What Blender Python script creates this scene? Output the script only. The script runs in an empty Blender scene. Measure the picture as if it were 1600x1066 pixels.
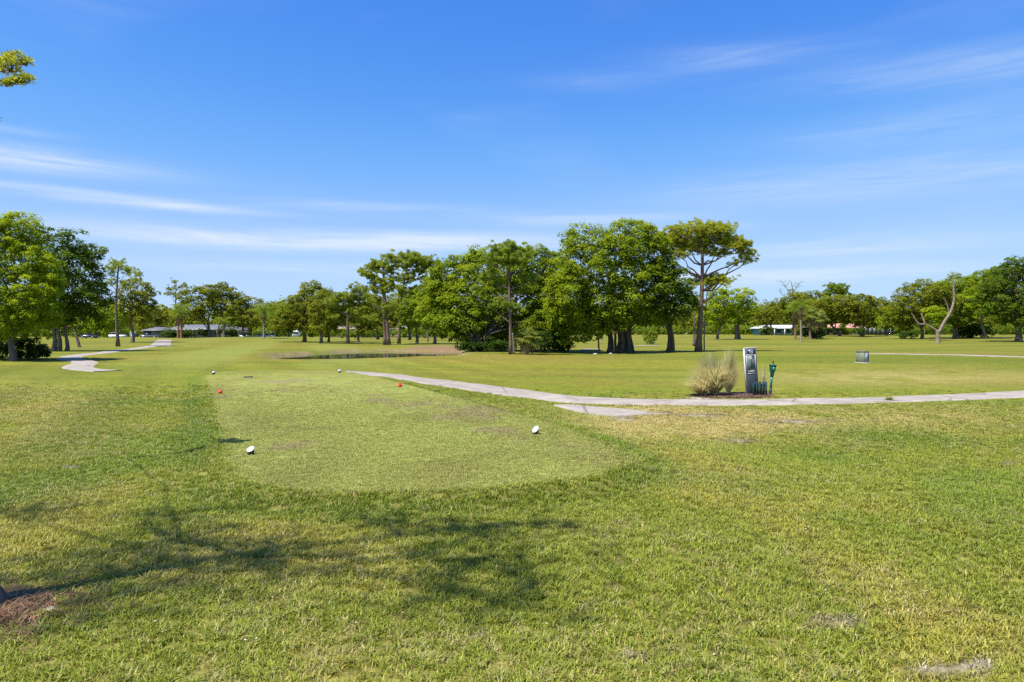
import bpy, math, random
import numpy as np
from mathutils import Vector

# ------------------------------------------------------------------ camera, sky, sun, exposure
scene = bpy.context.scene
F = 1067.0          # focal length in photo pixels (24 mm on a 36 mm sensor, 1600 px wide)
EYE = 1.8
HZ = 520.0          # photo row of the horizon
cam_d = bpy.data.cameras.new('camera')
cam = bpy.data.objects.new('camera', cam_d)
scene.collection.objects.link(cam)
cam.location = (0, 0, EYE)
cam.rotation_euler = (math.radians(90), 0, 0)
cam_d.lens = 24.0
cam_d.sensor_width = 36.0
cam_d.shift_y = -13.0 / 1600.0
cam_d.clip_start = 0.1
cam_d.clip_end = 6000
scene.camera = cam

SUN_EL, SUN_AZ = 62.0, 233.0      # azimuth clockwise from +Y (north = view direction)
world = bpy.data.worlds.new('World')
scene.world = world
world.use_nodes = True
wt = world.node_tree
wn, wl = wt.nodes, wt.links
wn.clear()
sky = wn.new('ShaderNodeTexSky')
sky.sky_type = 'NISHITA'
sky.sun_disc = False
sky.sun_elevation = math.radians(SUN_EL)
sky.sun_rotation = math.radians(SUN_AZ)
sky.altitude = 0
sky.air_density = 1.0
sky.dust_density = 0.25
sky.ozone_density = 3.0
hs = wn.new('ShaderNodeHueSaturation')
hs.inputs['Saturation'].default_value = 1.22
hs.inputs['Value'].default_value = 1.0
wl.new(sky.outputs[0], hs.inputs['Color'])
tc = wn.new('ShaderNodeTexCoord')
sep = wn.new('ShaderNodeSeparateXYZ')
wl.new(tc.outputs['Generated'], sep.inputs[0])


def wm(op, a, b=None, c=None):
    n = wn.new('ShaderNodeMath')
    n.operation = op
    for i, v in enumerate((a, b, c)):
        if v is None:
            continue
        if isinstance(v, (int, float)):
            n.inputs[i].default_value = v
        else:
            wl.new(v, n.inputs[i])
    return n.outputs[0]


# thin cirrus: streaks in azimuth / elevation of the sky dome
az = wm('ARCTAN2', sep.outputs[0], sep.outputs[1])
el = wm('ARCSINE', sep.outputs[2])
cmb = wn.new('ShaderNodeCombineXYZ')
wl.new(wm('MULTIPLY', az, 2.6), cmb.inputs[0])
wl.new(wm('ADD', wm('MULTIPLY', el, 34.0), wm('MULTIPLY', az, 0.15)), cmb.inputs[1])
n1 = wn.new('ShaderNodeTexNoise')
n1.inputs['Scale'].default_value = 1.5
n1.inputs['Detail'].default_value = 9
n1.inputs['Roughness'].default_value = 0.66
n1.inputs['Distortion'].default_value = 0.5
wl.new(cmb.outputs[0], n1.inputs['Vector'])
cmb2 = wn.new('ShaderNodeCombineXYZ')
wl.new(wm('MULTIPLY', az, 1.6), cmb2.inputs[0])
wl.new(wm('MULTIPLY', el, 5.0), cmb2.inputs[1])
n2 = wn.new('ShaderNodeTexNoise')
n2.inputs['Scale'].default_value = 1.2
n2.inputs['Detail'].default_value = 3
wl.new(cmb2.outputs[0], n2.inputs['Vector'])


def bank(a0, e0, ra, re, amp, tilt=0.0):
    """one bank of cirrus centred on a direction (degrees)"""
    a0, e0, ra, re = (math.radians(v) for v in (a0, e0, ra, re))
    da = wm('DIVIDE', wm('SUBTRACT', az, a0), ra)
    de = wm('DIVIDE', wm('SUBTRACT', wm('SUBTRACT', el, e0), wm('MULTIPLY', wm('SUBTRACT', az, a0), tilt)), re)
    r = wm('ADD', wm('MULTIPLY', da, da), wm('MULTIPLY', de, de))
    return wm('MULTIPLY', wm('POWER', 2.718, wm('MULTIPLY', r, -1.0)), amp)


banks = [bank(-36, 11.7, 8, 0.75, 1.2), bank(-30, 9.6, 9, 0.40, 1.2, -0.02), bank(-20, 7.3, 15, 0.8, 1.05),
         bank(-6, 7.6, 13, 0.75, 1.0), bank(15, 8.4, 5, 0.35, 0.75), bank(25, 6.4, 9, 0.75, 0.8),
         bank(28, 11.2, 14, 1.3, 0.6), bank(34, 18.0, 11, 1.3, 0.42, -0.06), bank(18, 21.0, 7, 0.9, 0.36, -0.03),
         bank(24, 4.4, 12, 0.6, 0.6), bank(-38, 13.5, 4, 0.3, 0.5), bank(5, 9.4, 10, 0.5, 0.6), bank(-12, 10.2, 9, 0.4, 0.45), bank(33, 14.5, 12, 1.2, 0.34), bank(10, 4.6, 20, 0.7, 0.7), bank(-15, 5.2, 14, 0.5, 0.6), bank(8, 20, 6, 0.7, 0.2, -.03),
         bank(150, 12, 30, 3, 0.6), bank(-120, 18, 30, 3, 0.6)]
acc = banks[0]
for b in banks[1:]:
    acc = wm('ADD', acc, b)
streak = wn.new('ShaderNodeMapRange')
streak.inputs['From Min'].default_value = 0.24
streak.inputs['From Max'].default_value = 0.74
wl.new(n1.outputs[0], streak.inputs['Value'])
thin = wn.new('ShaderNodeMapRange')
thin.inputs['From Min'].default_value = 0.52
thin.inputs['From Max'].default_value = 0.85
thin.inputs['To Max'].default_value = 0.55
wl.new(n2.outputs[0], thin.inputs['Value'])
cl = wm('MULTIPLY', wm('ADD', acc, wm('MULTIPLY', thin.outputs[0], 0.6)), streak.outputs[0])
cl = wm('MINIMUM', wm('MULTIPLY', cl, 1.0), 0.85)
mixc = wn.new('ShaderNodeMix')
mixc.data_type = 'RGBA'
wl.new(cl, mixc.inputs[0])
k_sky = 0.168 / 1.5
sc1 = wn.new('ShaderNodeVectorMath')
sc1.operation = 'SCALE'
sc1.inputs['Scale'].default_value = k_sky
wl.new(hs.outputs[0], sc1.inputs[0])
cur = wn.new('ShaderNodeRGBCurve')
for ch, pts in enumerate(([(0, 0), (.109, .078), (.209, .190), (.33, .325), (.72, .47), (1.5, .58)],
                          [(0, 0), (.283, .278), (.45, .455), (.63, .575), (.99, .70), (1.5, .78)],
                          [(0, 0), (.62, .86), (.84, .98), (.98, 1.02), (1.5, 1.06)])):
    cv = cur.mapping.curves[ch]
    cv.points[0].location = (0, 0)
    cv.points[1].location = (1, pts[-1][1] / 1.5)
    for a_, b_ in pts[1:-1]:
        cv.points.new(a_ / 1.5, b_ / 1.5)
cur.mapping.update()
wl.new(sc1.outputs[0], cur.inputs['Color'])
sc2 = wn.new('ShaderNodeVectorMath')
sc2.operation = 'SCALE'
sc2.inputs['Scale'].default_value = 1 / k_sky
wl.new(cur.outputs[0], sc2.inputs[0])
wl.new(sc2.outputs[0], mixc.inputs[6])
mixc.inputs[7].default_value = (4.6, 5.2, 5.9, 1)
bg = wn.new('ShaderNodeBackground')
bg.inputs['Strength'].default_value = 0.1
wl.new(mixc.outputs[2], bg.inputs['Color'])
wo = wn.new('ShaderNodeOutputWorld')
wl.new(bg.outputs[0], wo.inputs['Surface'])

sun_d = bpy.data.lights.new('sun', 'SUN')
sun_d.energy = 5.0
sun_d.angle = math.radians(0.53)
sun_d.color = (1.0, 0.955, 0.88)
sun = bpy.data.objects.new('sun', sun_d)
scene.collection.objects.link(sun)
_a, _e = math.radians(SUN_AZ), math.radians(SUN_EL)
to_sun = Vector((math.sin(_a) * math.cos(_e), math.cos(_a) * math.cos(_e), math.sin(_e)))
sun.rotation_euler = to_sun.to_track_quat('Z', 'Y').to_euler()
sun.location = (-20, -10, 40)

vs = scene.view_settings
vs.view_transform = 'Standard'
vs.look = 'None'
vs.exposure = 0.75
vs.gamma = 1.0
vs.use_curve_mapping = False
scene.cycles.use_denoising = False
scene.cycles.max_bounces = 6
scene.cycles.diffuse_bounces = 3
scene.cycles.transmission_bounces = 3
scene.cycles.transparent_max_bounces = 4
scene.cycles.sample_clamp_indirect = 4

rng = np.random.default_rng(7)
random.seed(7)
COL = scene.collection

# ------------------------------------------------------------------ helpers


def sst(a, b, t):
    t = np.clip((t - a) / (b - a), 0, 1)
    return t * t * (3 - 2 * t)


def _hash(ix, iy, seed):
    h = (ix.astype(np.int64) * 374761393 + iy.astype(np.int64) * 668265263 + seed * 974711) & 0x7fffffff
    h = ((h ^ (h >> 13)) * 1274126177) & 0x7fffffff
    return ((h ^ (h >> 16)) & 0xffff) / 65535.0


def vnoise(x, y, seed=0):
    x = np.asarray(x, float)
    y = np.asarray(y, float)
    ix, iy = np.floor(x), np.floor(y)
    fx, fy = x - ix, y - iy
    fx = fx * fx * (3 - 2 * fx)
    fy = fy * fy * (3 - 2 * fy)
    a = _hash(ix, iy, seed)
    b = _hash(ix + 1, iy, seed)
    c = _hash(ix, iy + 1, seed)
    d = _hash(ix + 1, iy + 1, seed)
    return (a + (b - a) * fx) * (1 - fy) + (c + (d - c) * fx) * fy


def fbm(x, y, seed=0, octaves=4):
    x = np.asarray(x, float)
    y = np.asarray(y, float)
    s = np.zeros_like(x)
    amp, tot = 1.0, 0.0
    for o in range(octaves):
        s += amp * vnoise(x * 2 ** o + 13.7 * o, y * 2 ** o - 7.1 * o, seed + o)
        tot += amp
        amp *= 0.55
    return s / tot


def flat(px, py, z=0.0):
    d = (EYE - z) * F / (py - HZ)
    return ((px - 800.0) / F * d, d)


TEE = np.array([flat(px, py, 0.06) for px, py in [
    (318, 588), (326, 615), (336, 650), (347, 700), (360, 745), (385, 764), (440, 775), (560, 781), (690, 778),
    (800, 770), (890, 759), (955, 746), (985, 730), (975, 712), (930, 690), (870, 668), (800, 648), (720, 626),
    (650, 607), (590, 592), (545, 584), (450, 579), (350, 580)]])


def poly_sd(x, y, P):
    """signed distance to a polygon, positive inside"""
    x = np.asarray(x, float)
    y = np.asarray(y, float)
    d2 = np.full(x.shape, 1e18)
    inside = np.zeros(x.shape, bool)
    n = len(P)
    for i in range(n):
        ax, ay = P[i]
        bx, by = P[(i + 1) % n]
        ex, ey = bx - ax, by - ay
        t = np.clip(((x - ax) * ex + (y - ay) * ey) / (ex * ex + ey * ey), 0, 1)
        dx, dy = x - ax - t * ex, y - ay - t * ey
        d2 = np.minimum(d2, dx * dx + dy * dy)
        c = ((ay > y) != (by > y)) & (x < (bx - ax) * (y - ay) / (by - ay + 1e-12) + ax)
        inside ^= c
    d = np.sqrt(d2)
    return np.where(inside, d, -d)


POND_C, POND_R = (-12.6, 63.0), (8.6, 14.5)
WATER_Z = -0.30


def pond_r(x, y):
    w = 0.10 * np.sin(np.arctan2(y - POND_C[1], x - POND_C[0]) * 5 + 1)
    return np.sqrt(((x - POND_C[0]) / POND_R[0]) ** 2 + ((y - POND_C[1]) / POND_R[1]) ** 2) + w


def Z(x, y):
    x = np.asarray(x, float)
    y = np.asarray(y, float)
    sd = poly_sd(x, y, TEE)
    z = 0.13 * sst(-0.55, 0.15, sd)
    ratio = x / np.maximum(y, 1.0)
    drop = sst(0.2, 3.6, -sd) * sst(6, 12, y) * sst(-9, -4, x) * (1 - sst(34, 48, y))
    z = z - 0.27 * drop * sst(-0.6, 0.3, ratio + 0.3)
    und = 0.09 * np.sin(x * .10 + 1) * np.sin(y * .085) + 0.045 * np.sin(x * .29 + 2) * np.sin(y * .21 + 1)
    z = z + und * sst(14, 45, y) * (1 - sst(400, 600, y)) * sst(1.0, 2.0, pond_r(x, y))
    z = z + 0.05 * (fbm(x * .7, y * .7, 5, 2) - .5) * (sd < 0)
    z = z + 0.85 * sst(105, 230, y) * sst(-0.15, 0.15, ratio) + 0.2 * sst(105, 230, y)
    z = z + 0.75 * np.exp(-((x + 56) / 26) ** 2 - ((y - 150) / 30) ** 2)          # fairway crest
    z = z + 0.55 * np.exp(-((x + 98) / 8) ** 2 - ((y - 178) / 10) ** 2)           # small green mound
    z = z - 0.95 * (1 - sst(0.74, 1.10, pond_r(x, y)))
    return z


def zf(x, y):
    return float(Z(np.array([x]), np.array([y]))[0])


def at(px, py):
    """ground point seen at a photo pixel (march along the ray)"""
    dx, dz = (px - 800.0) / F, (HZ - py) / F
    ts = np.concatenate([np.arange(2, 60, .05), np.arange(60, 420, .4)])
    zz = EYE + dz * ts - Z(dx * ts, ts)
    i = np.argmax(zz < 0)
    if zz[i] >= 0:
        i = len(ts) - 1
    t = ts[i]
    return Vector((dx * t, t, zf(dx * t, t)))


def to_px(x, y, z):
    y = np.maximum(y, 0.5)
    return 800 + F * x / y, HZ + F * (EYE - z) / y


def tag(o, label=None, cat=None, group=None, kind=None):
    if label:
        o['label'] = label
    if cat:
        o['category'] = cat
    if group:
        o['group'] = group
    if kind:
        o['kind'] = kind
    return o


def empty(name, loc, label=None, cat=None, group=None, rz=0.0):
    o = bpy.data.objects.new(name, None)
    COL.objects.link(o)
    o.location = loc
    o.rotation_euler = (0, 0, rz)
    o.empty_display_size = 0.2
    return tag(o, label, cat, group)


def link_mesh(name, me, mat=None, parent=None):
    if mat is not None:
        me.materials.append(mat)
    o = bpy.data.objects.new(name, me)
    COL.objects.link(o)
    if parent is not None:
        o.parent = parent
    return o


def mesh_np(name, V, faces, smooth=False, attrs=None, cattrs=None):
    """V (n,3); faces = list of int arrays (k,m); attrs: face-domain floats; cattrs: point-domain colours"""
    me = bpy.data.meshes.new(name)
    V = np.asarray(V, np.float32)
    me.vertices.add(len(V))
    me.vertices.foreach_set('co', V.ravel())
    faces = [np.asarray(f, np.int32) for f in faces if len(f)]
    nl = sum(f.size for f in faces)
    nf = sum(len(f) for f in faces)
    me.loops.add(nl)
    me.loops.foreach_set('vertex_index', np.concatenate([f.ravel() for f in faces]))
    me.polygons.add(nf)
    starts, tot = [], 0
    for f in faces:
        starts.append(tot + np.arange(len(f)) * f.shape[1])
        tot += f.size
    me.polygons.foreach_set('loop_start', np.concatenate(starts).astype(np.int32))
    if smooth:
        me.polygons.foreach_set('use_smooth', np.ones(nf, bool))
    if attrs:
        for k, v in attrs.items():
            a = me.attributes.new(k, 'FLOAT', 'FACE')
            a.data.foreach_set('value', np.asarray(v, np.float32))
    if cattrs:
        for k, v in cattrs.items():
            a = me.attributes.new(k, 'FLOAT_COLOR', 'POINT')
            c = np.ones((len(V), 4), np.float32)
            c[:, :3] = v
            a.data.foreach_set('color', c.ravel())
    me.update(calc_edges=True)
    return me


class MB:
    """collects boxes, tubes and lathes into one mesh"""

    def __init__(self):
        self.V, self.F, self.n = [], {}, 0

    def add(self, V, faces):
        V = np.asarray(V, float)
        for f in faces:
            f = np.asarray(f, int)
            if f.ndim == 1:
                f = f[None]
            self.F.setdefault(f.shape[1], []).append(f + self.n)
        self.V.append(V)
        self.n += len(V)
        return self

    def box(self, x0, x1, y0, y1, z0, z1, taper=0.0, bev=0.0):
        tx, ty = (x1 - x0) * taper / 2, (y1 - y0) * taper / 2
        if bev <= 0:
            V = [(x0, y0, z0), (x1, y0, z0), (x1, y1, z0), (x0, y1, z0),
                 (x0 + tx, y0 + ty, z1), (x1 - tx, y0 + ty, z1), (x1 - tx, y1 - ty, z1), (x0 + tx, y1 - ty, z1)]
            return self.add(V, [[(0, 3, 2, 1), (4, 5, 6, 7), (0, 1, 5, 4), (1, 2, 6, 5), (2, 3, 7, 6), (3, 0, 4, 7)]])
        b = bev
        rings = []
        for z, ins, t in ((z0, b, 0), (z0 + b, 0, 0), (z1 - b, 0, 1), (z1, b, 1)):
            ax0, ax1, ay0, ay1 = x0 + ins + tx * t, x1 - ins - tx * t, y0 + ins + ty * t, y1 - ins - ty * t
            rings += [[(ax0 + b, ay0, z), (ax1 - b, ay0, z), (ax1, ay0 + b, z), (ax1, ay1 - b, z),
                       (ax1 - b, ay1, z), (ax0 + b, ay1, z), (ax0, ay1 - b, z), (ax0, ay0 + b, z)]]
        V = [p for r in rings for p in r]
        f4 = [(k * 8 + i, k * 8 + (i + 1) % 8, k * 8 + 8 + (i + 1) % 8, k * 8 + 8 + i) for k in range(3) for i in range(8)]
        self.add(V, [f4, [tuple(range(7, -1, -1))], [tuple(range(24, 32))]])
        return self

    def tube(self, pts, rad, n=8, cap=True, squash=None):
        pts = np.asarray(pts, float)
        rad = np.asarray(rad, float) * np.ones(len(pts))
        T = np.gradient(pts, axis=0)
        T /= np.linalg.norm(T, axis=1)[:, None] + 1e-9
        ref = np.array([0.0, 1.0, 0.0]) if abs(T[0][1]) < 0.9 else np.array([1.0, 0, 0])
        V = []
        for p, t, r in zip(pts, T, rad):
            u = np.cross(t, ref)
            u /= np.linalg.norm(u) + 1e-9
            w = np.cross(t, u)
            a = np.arange(n) * 2 * math.pi / n
            V.append(p + r * (np.cos(a)[:, None] * u + np.sin(a)[:, None] * w))
        V = np.concatenate(V)
        m = len(pts)
        f = [(k * n + i, k * n + (i + 1) % n, (k + 1) * n + (i + 1) % n, (k + 1) * n + i) for k in range(m - 1) for i in range(n)]
        fs = [f]
        if cap:
            fs += [[tuple(range(n - 1, -1, -1))], [tuple(range((m - 1) * n, m * n))]]
        return self.add(V, fs)

    def lathe(self, prof, n=16, c=(0, 0, 0)):
        """prof = [(r, z)...] about a vertical axis at c"""
        V = []
        for r, z in prof:
            a = np.arange(n) * 2 * math.pi / n
            V.append(np.stack([c[0] + r * np.cos(a), c[1] + r * np.sin(a), np.full(n, c[2] + z)], 1))
        V = np.concatenate(V)
        m = len(prof)
        f = [(k * n + i, k * n + (i + 1) % n, (k + 1) * n + (i + 1) % n, (k + 1) * n + i) for k in range(m - 1) for i in range(n)]
        return self.add(V, [f, [tuple(range(n - 1, -1, -1))], [tuple(range((m - 1) * n, m * n))]])

    def prism(self, prof, x0, x1):
        """profile in (y, z), extruded along x"""
        n = len(prof)
        V = [(x0, p[0], p[1]) for p in prof] + [(x1, p[0], p[1]) for p in prof]
        f = [(i, (i + 1) % n, n + (i + 1) % n, n + i) for i in range(n)]
        return self.add(V, [f, [tuple(range(n - 1, -1, -1))], [tuple(range(n, 2 * n))]])

    def prism_y(self, prof, y0, y1):
        n = len(prof)
        V = [(p[0], y0, p[1]) for p in prof] + [(p[0], y1, p[1]) for p in prof]
        f = [((i + 1) % n, i, n + i, n + (i + 1) % n) for i in range(n)]
        return self.add(V, [f, [tuple(range(n))], [tuple(range(2 * n - 1, n - 1, -1))]])

    def build(self, name, mat=None, parent=None, smooth=False):
        V = np.concatenate(self.V)
        faces = [np.concatenate(f) for f in self.F.values()]
        return link_mesh(name, mesh_np(name, V, faces, smooth), mat, parent)


# ------------------------------------------------------------------ materials


def new_mat(name):
    m = bpy.data.materials.new(name)
    m.use_nodes = True
    nt = m.node_tree
    b = nt.nodes['Principled BSDF']
    return m, nt, b


def plain(name, col, rough=0.6, metal=0.0, noise=0.15, scale=6.0, spec=0.4, bump=0.0):
    m, nt, b = new_mat(name)
    tcn = nt.nodes.new('ShaderNodeTexCoord')
    no = nt.nodes.new('ShaderNodeTexNoise')
    no.inputs['Scale'].default_value = scale
    no.inputs['Detail'].default_value = 5
    nt.links.new(tcn.outputs['Object'], no.inputs['Vector'])
    rp = nt.nodes.new('ShaderNodeValToRGB')
    c = np.array(col)
    rp.color_ramp.elements[0].position = 0.3
    rp.color_ramp.elements[1].position = 0.7
    rp.color_ramp.elements[0].color = (*(c * (1 - noise)), 1)
    rp.color_ramp.elements[1].color = (*np.minimum(c * (1 + noise), .95), 1)
    nt.links.new(no.outputs[0], rp.inputs[0])
    nt.links.new(rp.outputs[0], b.inputs['Base Color'])
    b.inputs['Roughness'].default_value = rough
    b.inputs['Metallic'].default_value = metal
    b.inputs['Specular IOR Level'].default_value = spec
    if bump:
        bn = nt.nodes.new('ShaderNodeBump')
        bn.inputs['Strength'].default_value = bump
        bn.inputs['Distance'].default_value = 0.02
        nt.links.new(no.outputs[0], bn.inputs['Height'])
        nt.links.new(bn.outputs[0], b.inputs['Normal'])
    return m


def bark(name, c0, c1, scale=3.0):
    m, nt, b = new_mat(name)
    tcn = nt.nodes.new('ShaderNodeTexCoord')
    mp = nt.nodes.new('ShaderNodeMapping')
    mp.inputs['Scale'].default_value = (scale * 2.2, scale * 2.2, scale * .5)
    nt.links.new(tcn.outputs['Object'], mp.inputs[0])
    no = nt.nodes.new('ShaderNodeTexNoise')
    no.inputs['Scale'].default_value = 1.6
    no.inputs['Detail'].default_value = 6
    no.inputs['Roughness'].default_value = .7
    nt.links.new(mp.outputs[0], no.inputs['Vector'])
    rp = nt.nodes.new('ShaderNodeValToRGB')
    rp.color_ramp.elements[0].position = .35
    rp.color_ramp.elements[1].position = .68
    rp.color_ramp.elements[0].color = (*c0, 1)
    rp.color_ramp.elements[1].color = (*c1, 1)
    nt.links.new(no.outputs[0], rp.inputs[0])
    nt.links.new(rp.outputs[0], b.inputs['Base Color'])
    b.inputs['Roughness'].default_value = .9
    b.inputs['Specular IOR Level'].default_value = .15
    bn = nt.nodes.new('ShaderNodeBump')
    bn.inputs['Strength'].default_value = .7
    bn.inputs['Distance'].default_value = .05
    nt.links.new(no.outputs[0], bn.inputs['Height'])
    nt.links.new(bn.outputs[0], b.inputs['Normal'])
    return m


def leaf(name, c0, c1, trans=0.48, rough=0.7):
    """leaf colour varies leaf by leaf between c0 and c1 (face attribute 'tint')"""
    m, nt, b = new_mat(name)
    at_ = nt.nodes.new('ShaderNodeAttribute')
    at_.attribute_name = 'tint'
    rp = nt.nodes.new('ShaderNodeValToRGB')
    rp.color_ramp.elements[0].color = (*c0, 1)
    rp.color_ramp.elements[1].color = (*c1, 1)
    nt.links.new(at_.outputs['Fac'], rp.inputs[0])
    nt.links.new(rp.outputs[0], b.inputs['Base Color'])
    b.inputs['Roughness'].default_value = rough
    b.inputs['Specular IOR Level'].default_value = .10
    tr = nt.nodes.new('ShaderNodeBsdfTranslucent')
    hs_ = nt.nodes.new('ShaderNodeHueSaturation')
    hs_.inputs['Hue'].default_value = .49
    hs_.inputs['Value'].default_value = 1.5
    nt.links.new(rp.outputs[0], hs_.inputs['Color'])
    nt.links.new(hs_.outputs[0], tr.inputs['Color'])
    mx = nt.nodes.new('ShaderNodeMixShader')
    mx.inputs[0].default_value = trans
    nt.links.new(b.outputs[0], mx.inputs[1])
    nt.links.new(tr.outputs[0], mx.inputs[2])
    out = nt.nodes['Material Output']
    nt.links.new(mx.outputs[0], out.inputs['Surface'])
    return m


M = {
    'ficus': leaf('leaf_ficus', (.090, .150, .006), (.310, .375, .016)),
    'darkficus': leaf('leaf_dark_ficus', (.045, .090, .008), (.155, .220, .016)),
    'bright': leaf('leaf_bright', (.150, .230, .006), (.350, .420, .018)),
    'oak': leaf('leaf_oak', (.092, .120, .006), (.250, .270, .020)),
    'olive': leaf('leaf_olive', (.115, .140, .010), (.280, .300, .028)),
    'mid': leaf('leaf_mid', (.090, .145, .010), (.240, .300, .022)),
    'pine': leaf('needles', (.165, .215, .018), (.370, .430, .055)),
    'pineyellow': leaf('needles_yellow', (.230, .265, .016), (.470, .490, .055)),
    'pinegreen': leaf('needles_green', (.130, .200, .014), (.310, .390, .040)),
    'palm': leaf('palm_leaf', (.085, .140, .010), (.210, .270, .022)),
    'sabal': leaf('fan_palm_leaf', (.120, .155, .022), (.260, .285, .055)),
    'deadfrond': leaf('dead_frond', (.14, .10, .045), (.28, .21, .10), .2),
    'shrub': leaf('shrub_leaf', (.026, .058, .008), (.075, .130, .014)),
    'hedge': leaf('hedge_leaf', (.110, .175, .008), (.230, .290, .016)),
    'straw': leaf('ornamental_blade', (.33, .31, .10), (.76, .68, .36), .35, .7),
    'bark': bark('bark_grey', (.075, .058, .042), (.235, .19, .145)),
    'pinebark': bark('bark_pine', (.075, .050, .038), (.26, .185, .135), 2.5),
    'ficusbark': bark('bark_ficus', (.035, .030, .022), (.125, .105, .075)),
    'deadbark': bark('bark_dead', (.10, .075, .05), (.38, .31, .23)),
    'palmbark': bark('bark_palm', (.14, .115, .085), (.33, .28, .22)),
    'orangebark': bark('bark_palm_orange', (.16, .075, .03), (.36, .19, .09)),
}

# ------------------------------------------------------------------ turf colours (shared by the ground and the blades)


def blob(px, py, cx, cy, rx, ry):
    return np.exp(-(((px - cx) / rx) ** 2 + ((py - cy) / ry) ** 2))


def turf(x, y, z):
    """albedo of the turf, plus masks: bare sand, tee, mulch"""
    sd = poly_sd(x, y, TEE)
    px, py = to_px(x, y, z)
    fr = y > 2.5
    n_big = fbm(x * .09 + 3, y * .055, 11, 3)
    n_mid = fbm(x * .55, y * .45, 21, 4)
    n_fin = fbm(x * 2.6, y * 2.2, 31, 3)
    band = fbm(x * .03, y * .22 + x * .02, 41, 3)          # broad mowing and moisture bands, far field
    far = sst(16, 40, y)
    green = np.array([.118, .150, .020])
    lush = np.array([.070, .125, .014])
    olive = np.array([.150, .150, .028])
    straw = np.array([.285, .225, .085])
    teec = np.array([.240, .250, .060])
    soil = np.array([.135, .095, .060])
    sandc = np.array([.36, .32, .265])
    mulchc = np.array([.110, .068, .046])

    def mix(a, b, t):
        return a + (b - a) * t[..., None]
    c = np.ones(x.shape + (3,)) * green
    c = mix(c, olive, sst(.42, .66, n_big) * .75)
    c = mix(c, lush, sst(.48, .70, n_mid) * .55 * (1 - .6 * far))
    c = mix(c, straw, sst(.55, .78, fbm(x * .42 + 9, y * .36, 51, 4)) * .26 * (1 - .75 * far))
    c = mix(c, np.array([.175, .190, .028]), far * sst(.40, .60, band) * .8)
    c = mix(c, np.array([.105, .135, .018]), far * sst(.56, .70, fbm(x * .02 + 5, y * .30, 43, 3)) * .6)
    c = mix(c, np.array([.185, .160, .040]), far * sst(.52, .70, fbm(x * .05, y * .20, 61, 3)) * .55)
    # mowing stripes left of the tee, parallel to its long side
    ax = TEE[4] - TEE[0]
    ax = ax / np.linalg.norm(ax)
    perp = (x - TEE[4][0]) * ax[1] - (y - TEE[4][1]) * ax[0]
    stripe = np.sin(perp * 2 * math.pi / 3.1) * sst(.4, 1.5, -sd) * sst(6, 10, y) * (1 - sst(38, 60, y)) * sst(1.0, -1.5, x)
    c = c * (1 + .10 * stripe[..., None] * np.array([1.0, .9, .8]))
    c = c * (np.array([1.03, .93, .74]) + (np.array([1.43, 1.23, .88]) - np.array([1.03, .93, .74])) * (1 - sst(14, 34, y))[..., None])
    # tee: paler, mown short; browner in its middle
    c = mix(c, np.array([.195, .215, .044]), fr * .75 * blob(px, py, 400, 556, 230, 24) * sst(.30, .6, .5 + .5 * np.sin(x * .55 + y * .16) * .6 + .3 * (n_mid - .5)))
    tee = sst(-.05, .12, sd + .12 * (n_fin - .5)) * (1 - .65 * sst(20, 33, y))
    tc_ = mix(np.ones(x.shape + (3,)) * teec, np.array([.190, .180, .046]), sst(.40, .66, fbm(x * .5, y * .3, 71, 4)) * .65)
    tc_ = mix(tc_, np.array([.22, .18, .09]), sst(.56, .72, fbm(x * .9, y * .6, 77, 4)) * .7)
    rim = np.exp(-((sd + .38) / .30) ** 2)
    c = mix(c, lush * 1.05, np.clip(rim * .42 * sst(.25, .6, n_mid + .15 * (x < -2)), 0, 1))
    c = c * (1 - tee[..., None]) + tc_ * tee[..., None]
    # dry straw ground right of the tee
    dry = fr * np.clip(1.7 * blob(px, py, 1070, 664, 150, 24) + .75 * blob(px, py, 1420, 652, 260, 16) + .5 * blob(px, py, 1000, 640, 90, 10)
                       + .55 * blob(px, py, 1400, 590, 260, 12) + .40 * blob(px, py, 60, 640, 90, 40), 0, 1)
    dry = dry * (sd < -.5) * sst(.30, .52, n_mid * .6 + n_fin * .4)
    c = mix(c, straw * 1.2, dry * .95)
    # bare sand
    s = (.66 * blob(px, py, 975, 655, 30, 5) + .6 * blob(px, py, 1010, 646, 40, 4) + .8 * blob(px, py, 1520, 1042, 38, 12)
         + .75 * blob(px, py, 1455, 1052, 32, 12) + .75 * blob(px, py, 990, 1030, 26, 9) + .7 * blob(px, py, 740, 998, 22, 8)
         + .56 * blob(px, py, 1100, 650, 60, 4) + .56 * blob(px, py, 1240, 660, 80, 5) + .56 * blob(px, py, 1150, 690, 50, 5)
         + .6 * blob(px, py, 1575, 725, 25, 4) + .65 * blob(px, py, 110, 732, 18, 3) + .55 * blob(px, py, 1300, 975, 60, 16)
         + .8 * blob(px, py, 1095, 622, 30, 3))
    n_gr = fbm(x * 9, y * 7, 37, 3)
    sand = fr * sst(.36, .80, s * (.35 + .75 * n_fin + .55 * n_gr))
    c = mix(c, soil * 1.3, np.clip(sst(.18, .5, s * (.5 + n_fin)) * fr * (sd < 0), 0, 1) * .7)
    c = mix(c, sandc * (.75 + .5 * n_gr[..., None]), sand)
    # mulch bed round the sign and pine straw round the near trunk
    mul = fr * np.clip(sst(.5, .62, blob(px, py, 1145, 618, 86, 6.2) + .12 * (n_fin - .5)), 0, 1)
    nt_ = np.exp(-((x + 3.48) / .50) ** 2 - ((y - 4.36) / .36) ** 2)
    mul = np.maximum(mul, sst(.32, .6, nt_ + .25 * (n_fin - .5)))
    pr = pond_r(x, y)
    bankm = sst(.74, .84, pr) * (1 - sst(1.0, 1.16, pr + .25 * (n_mid - .5)))
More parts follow.
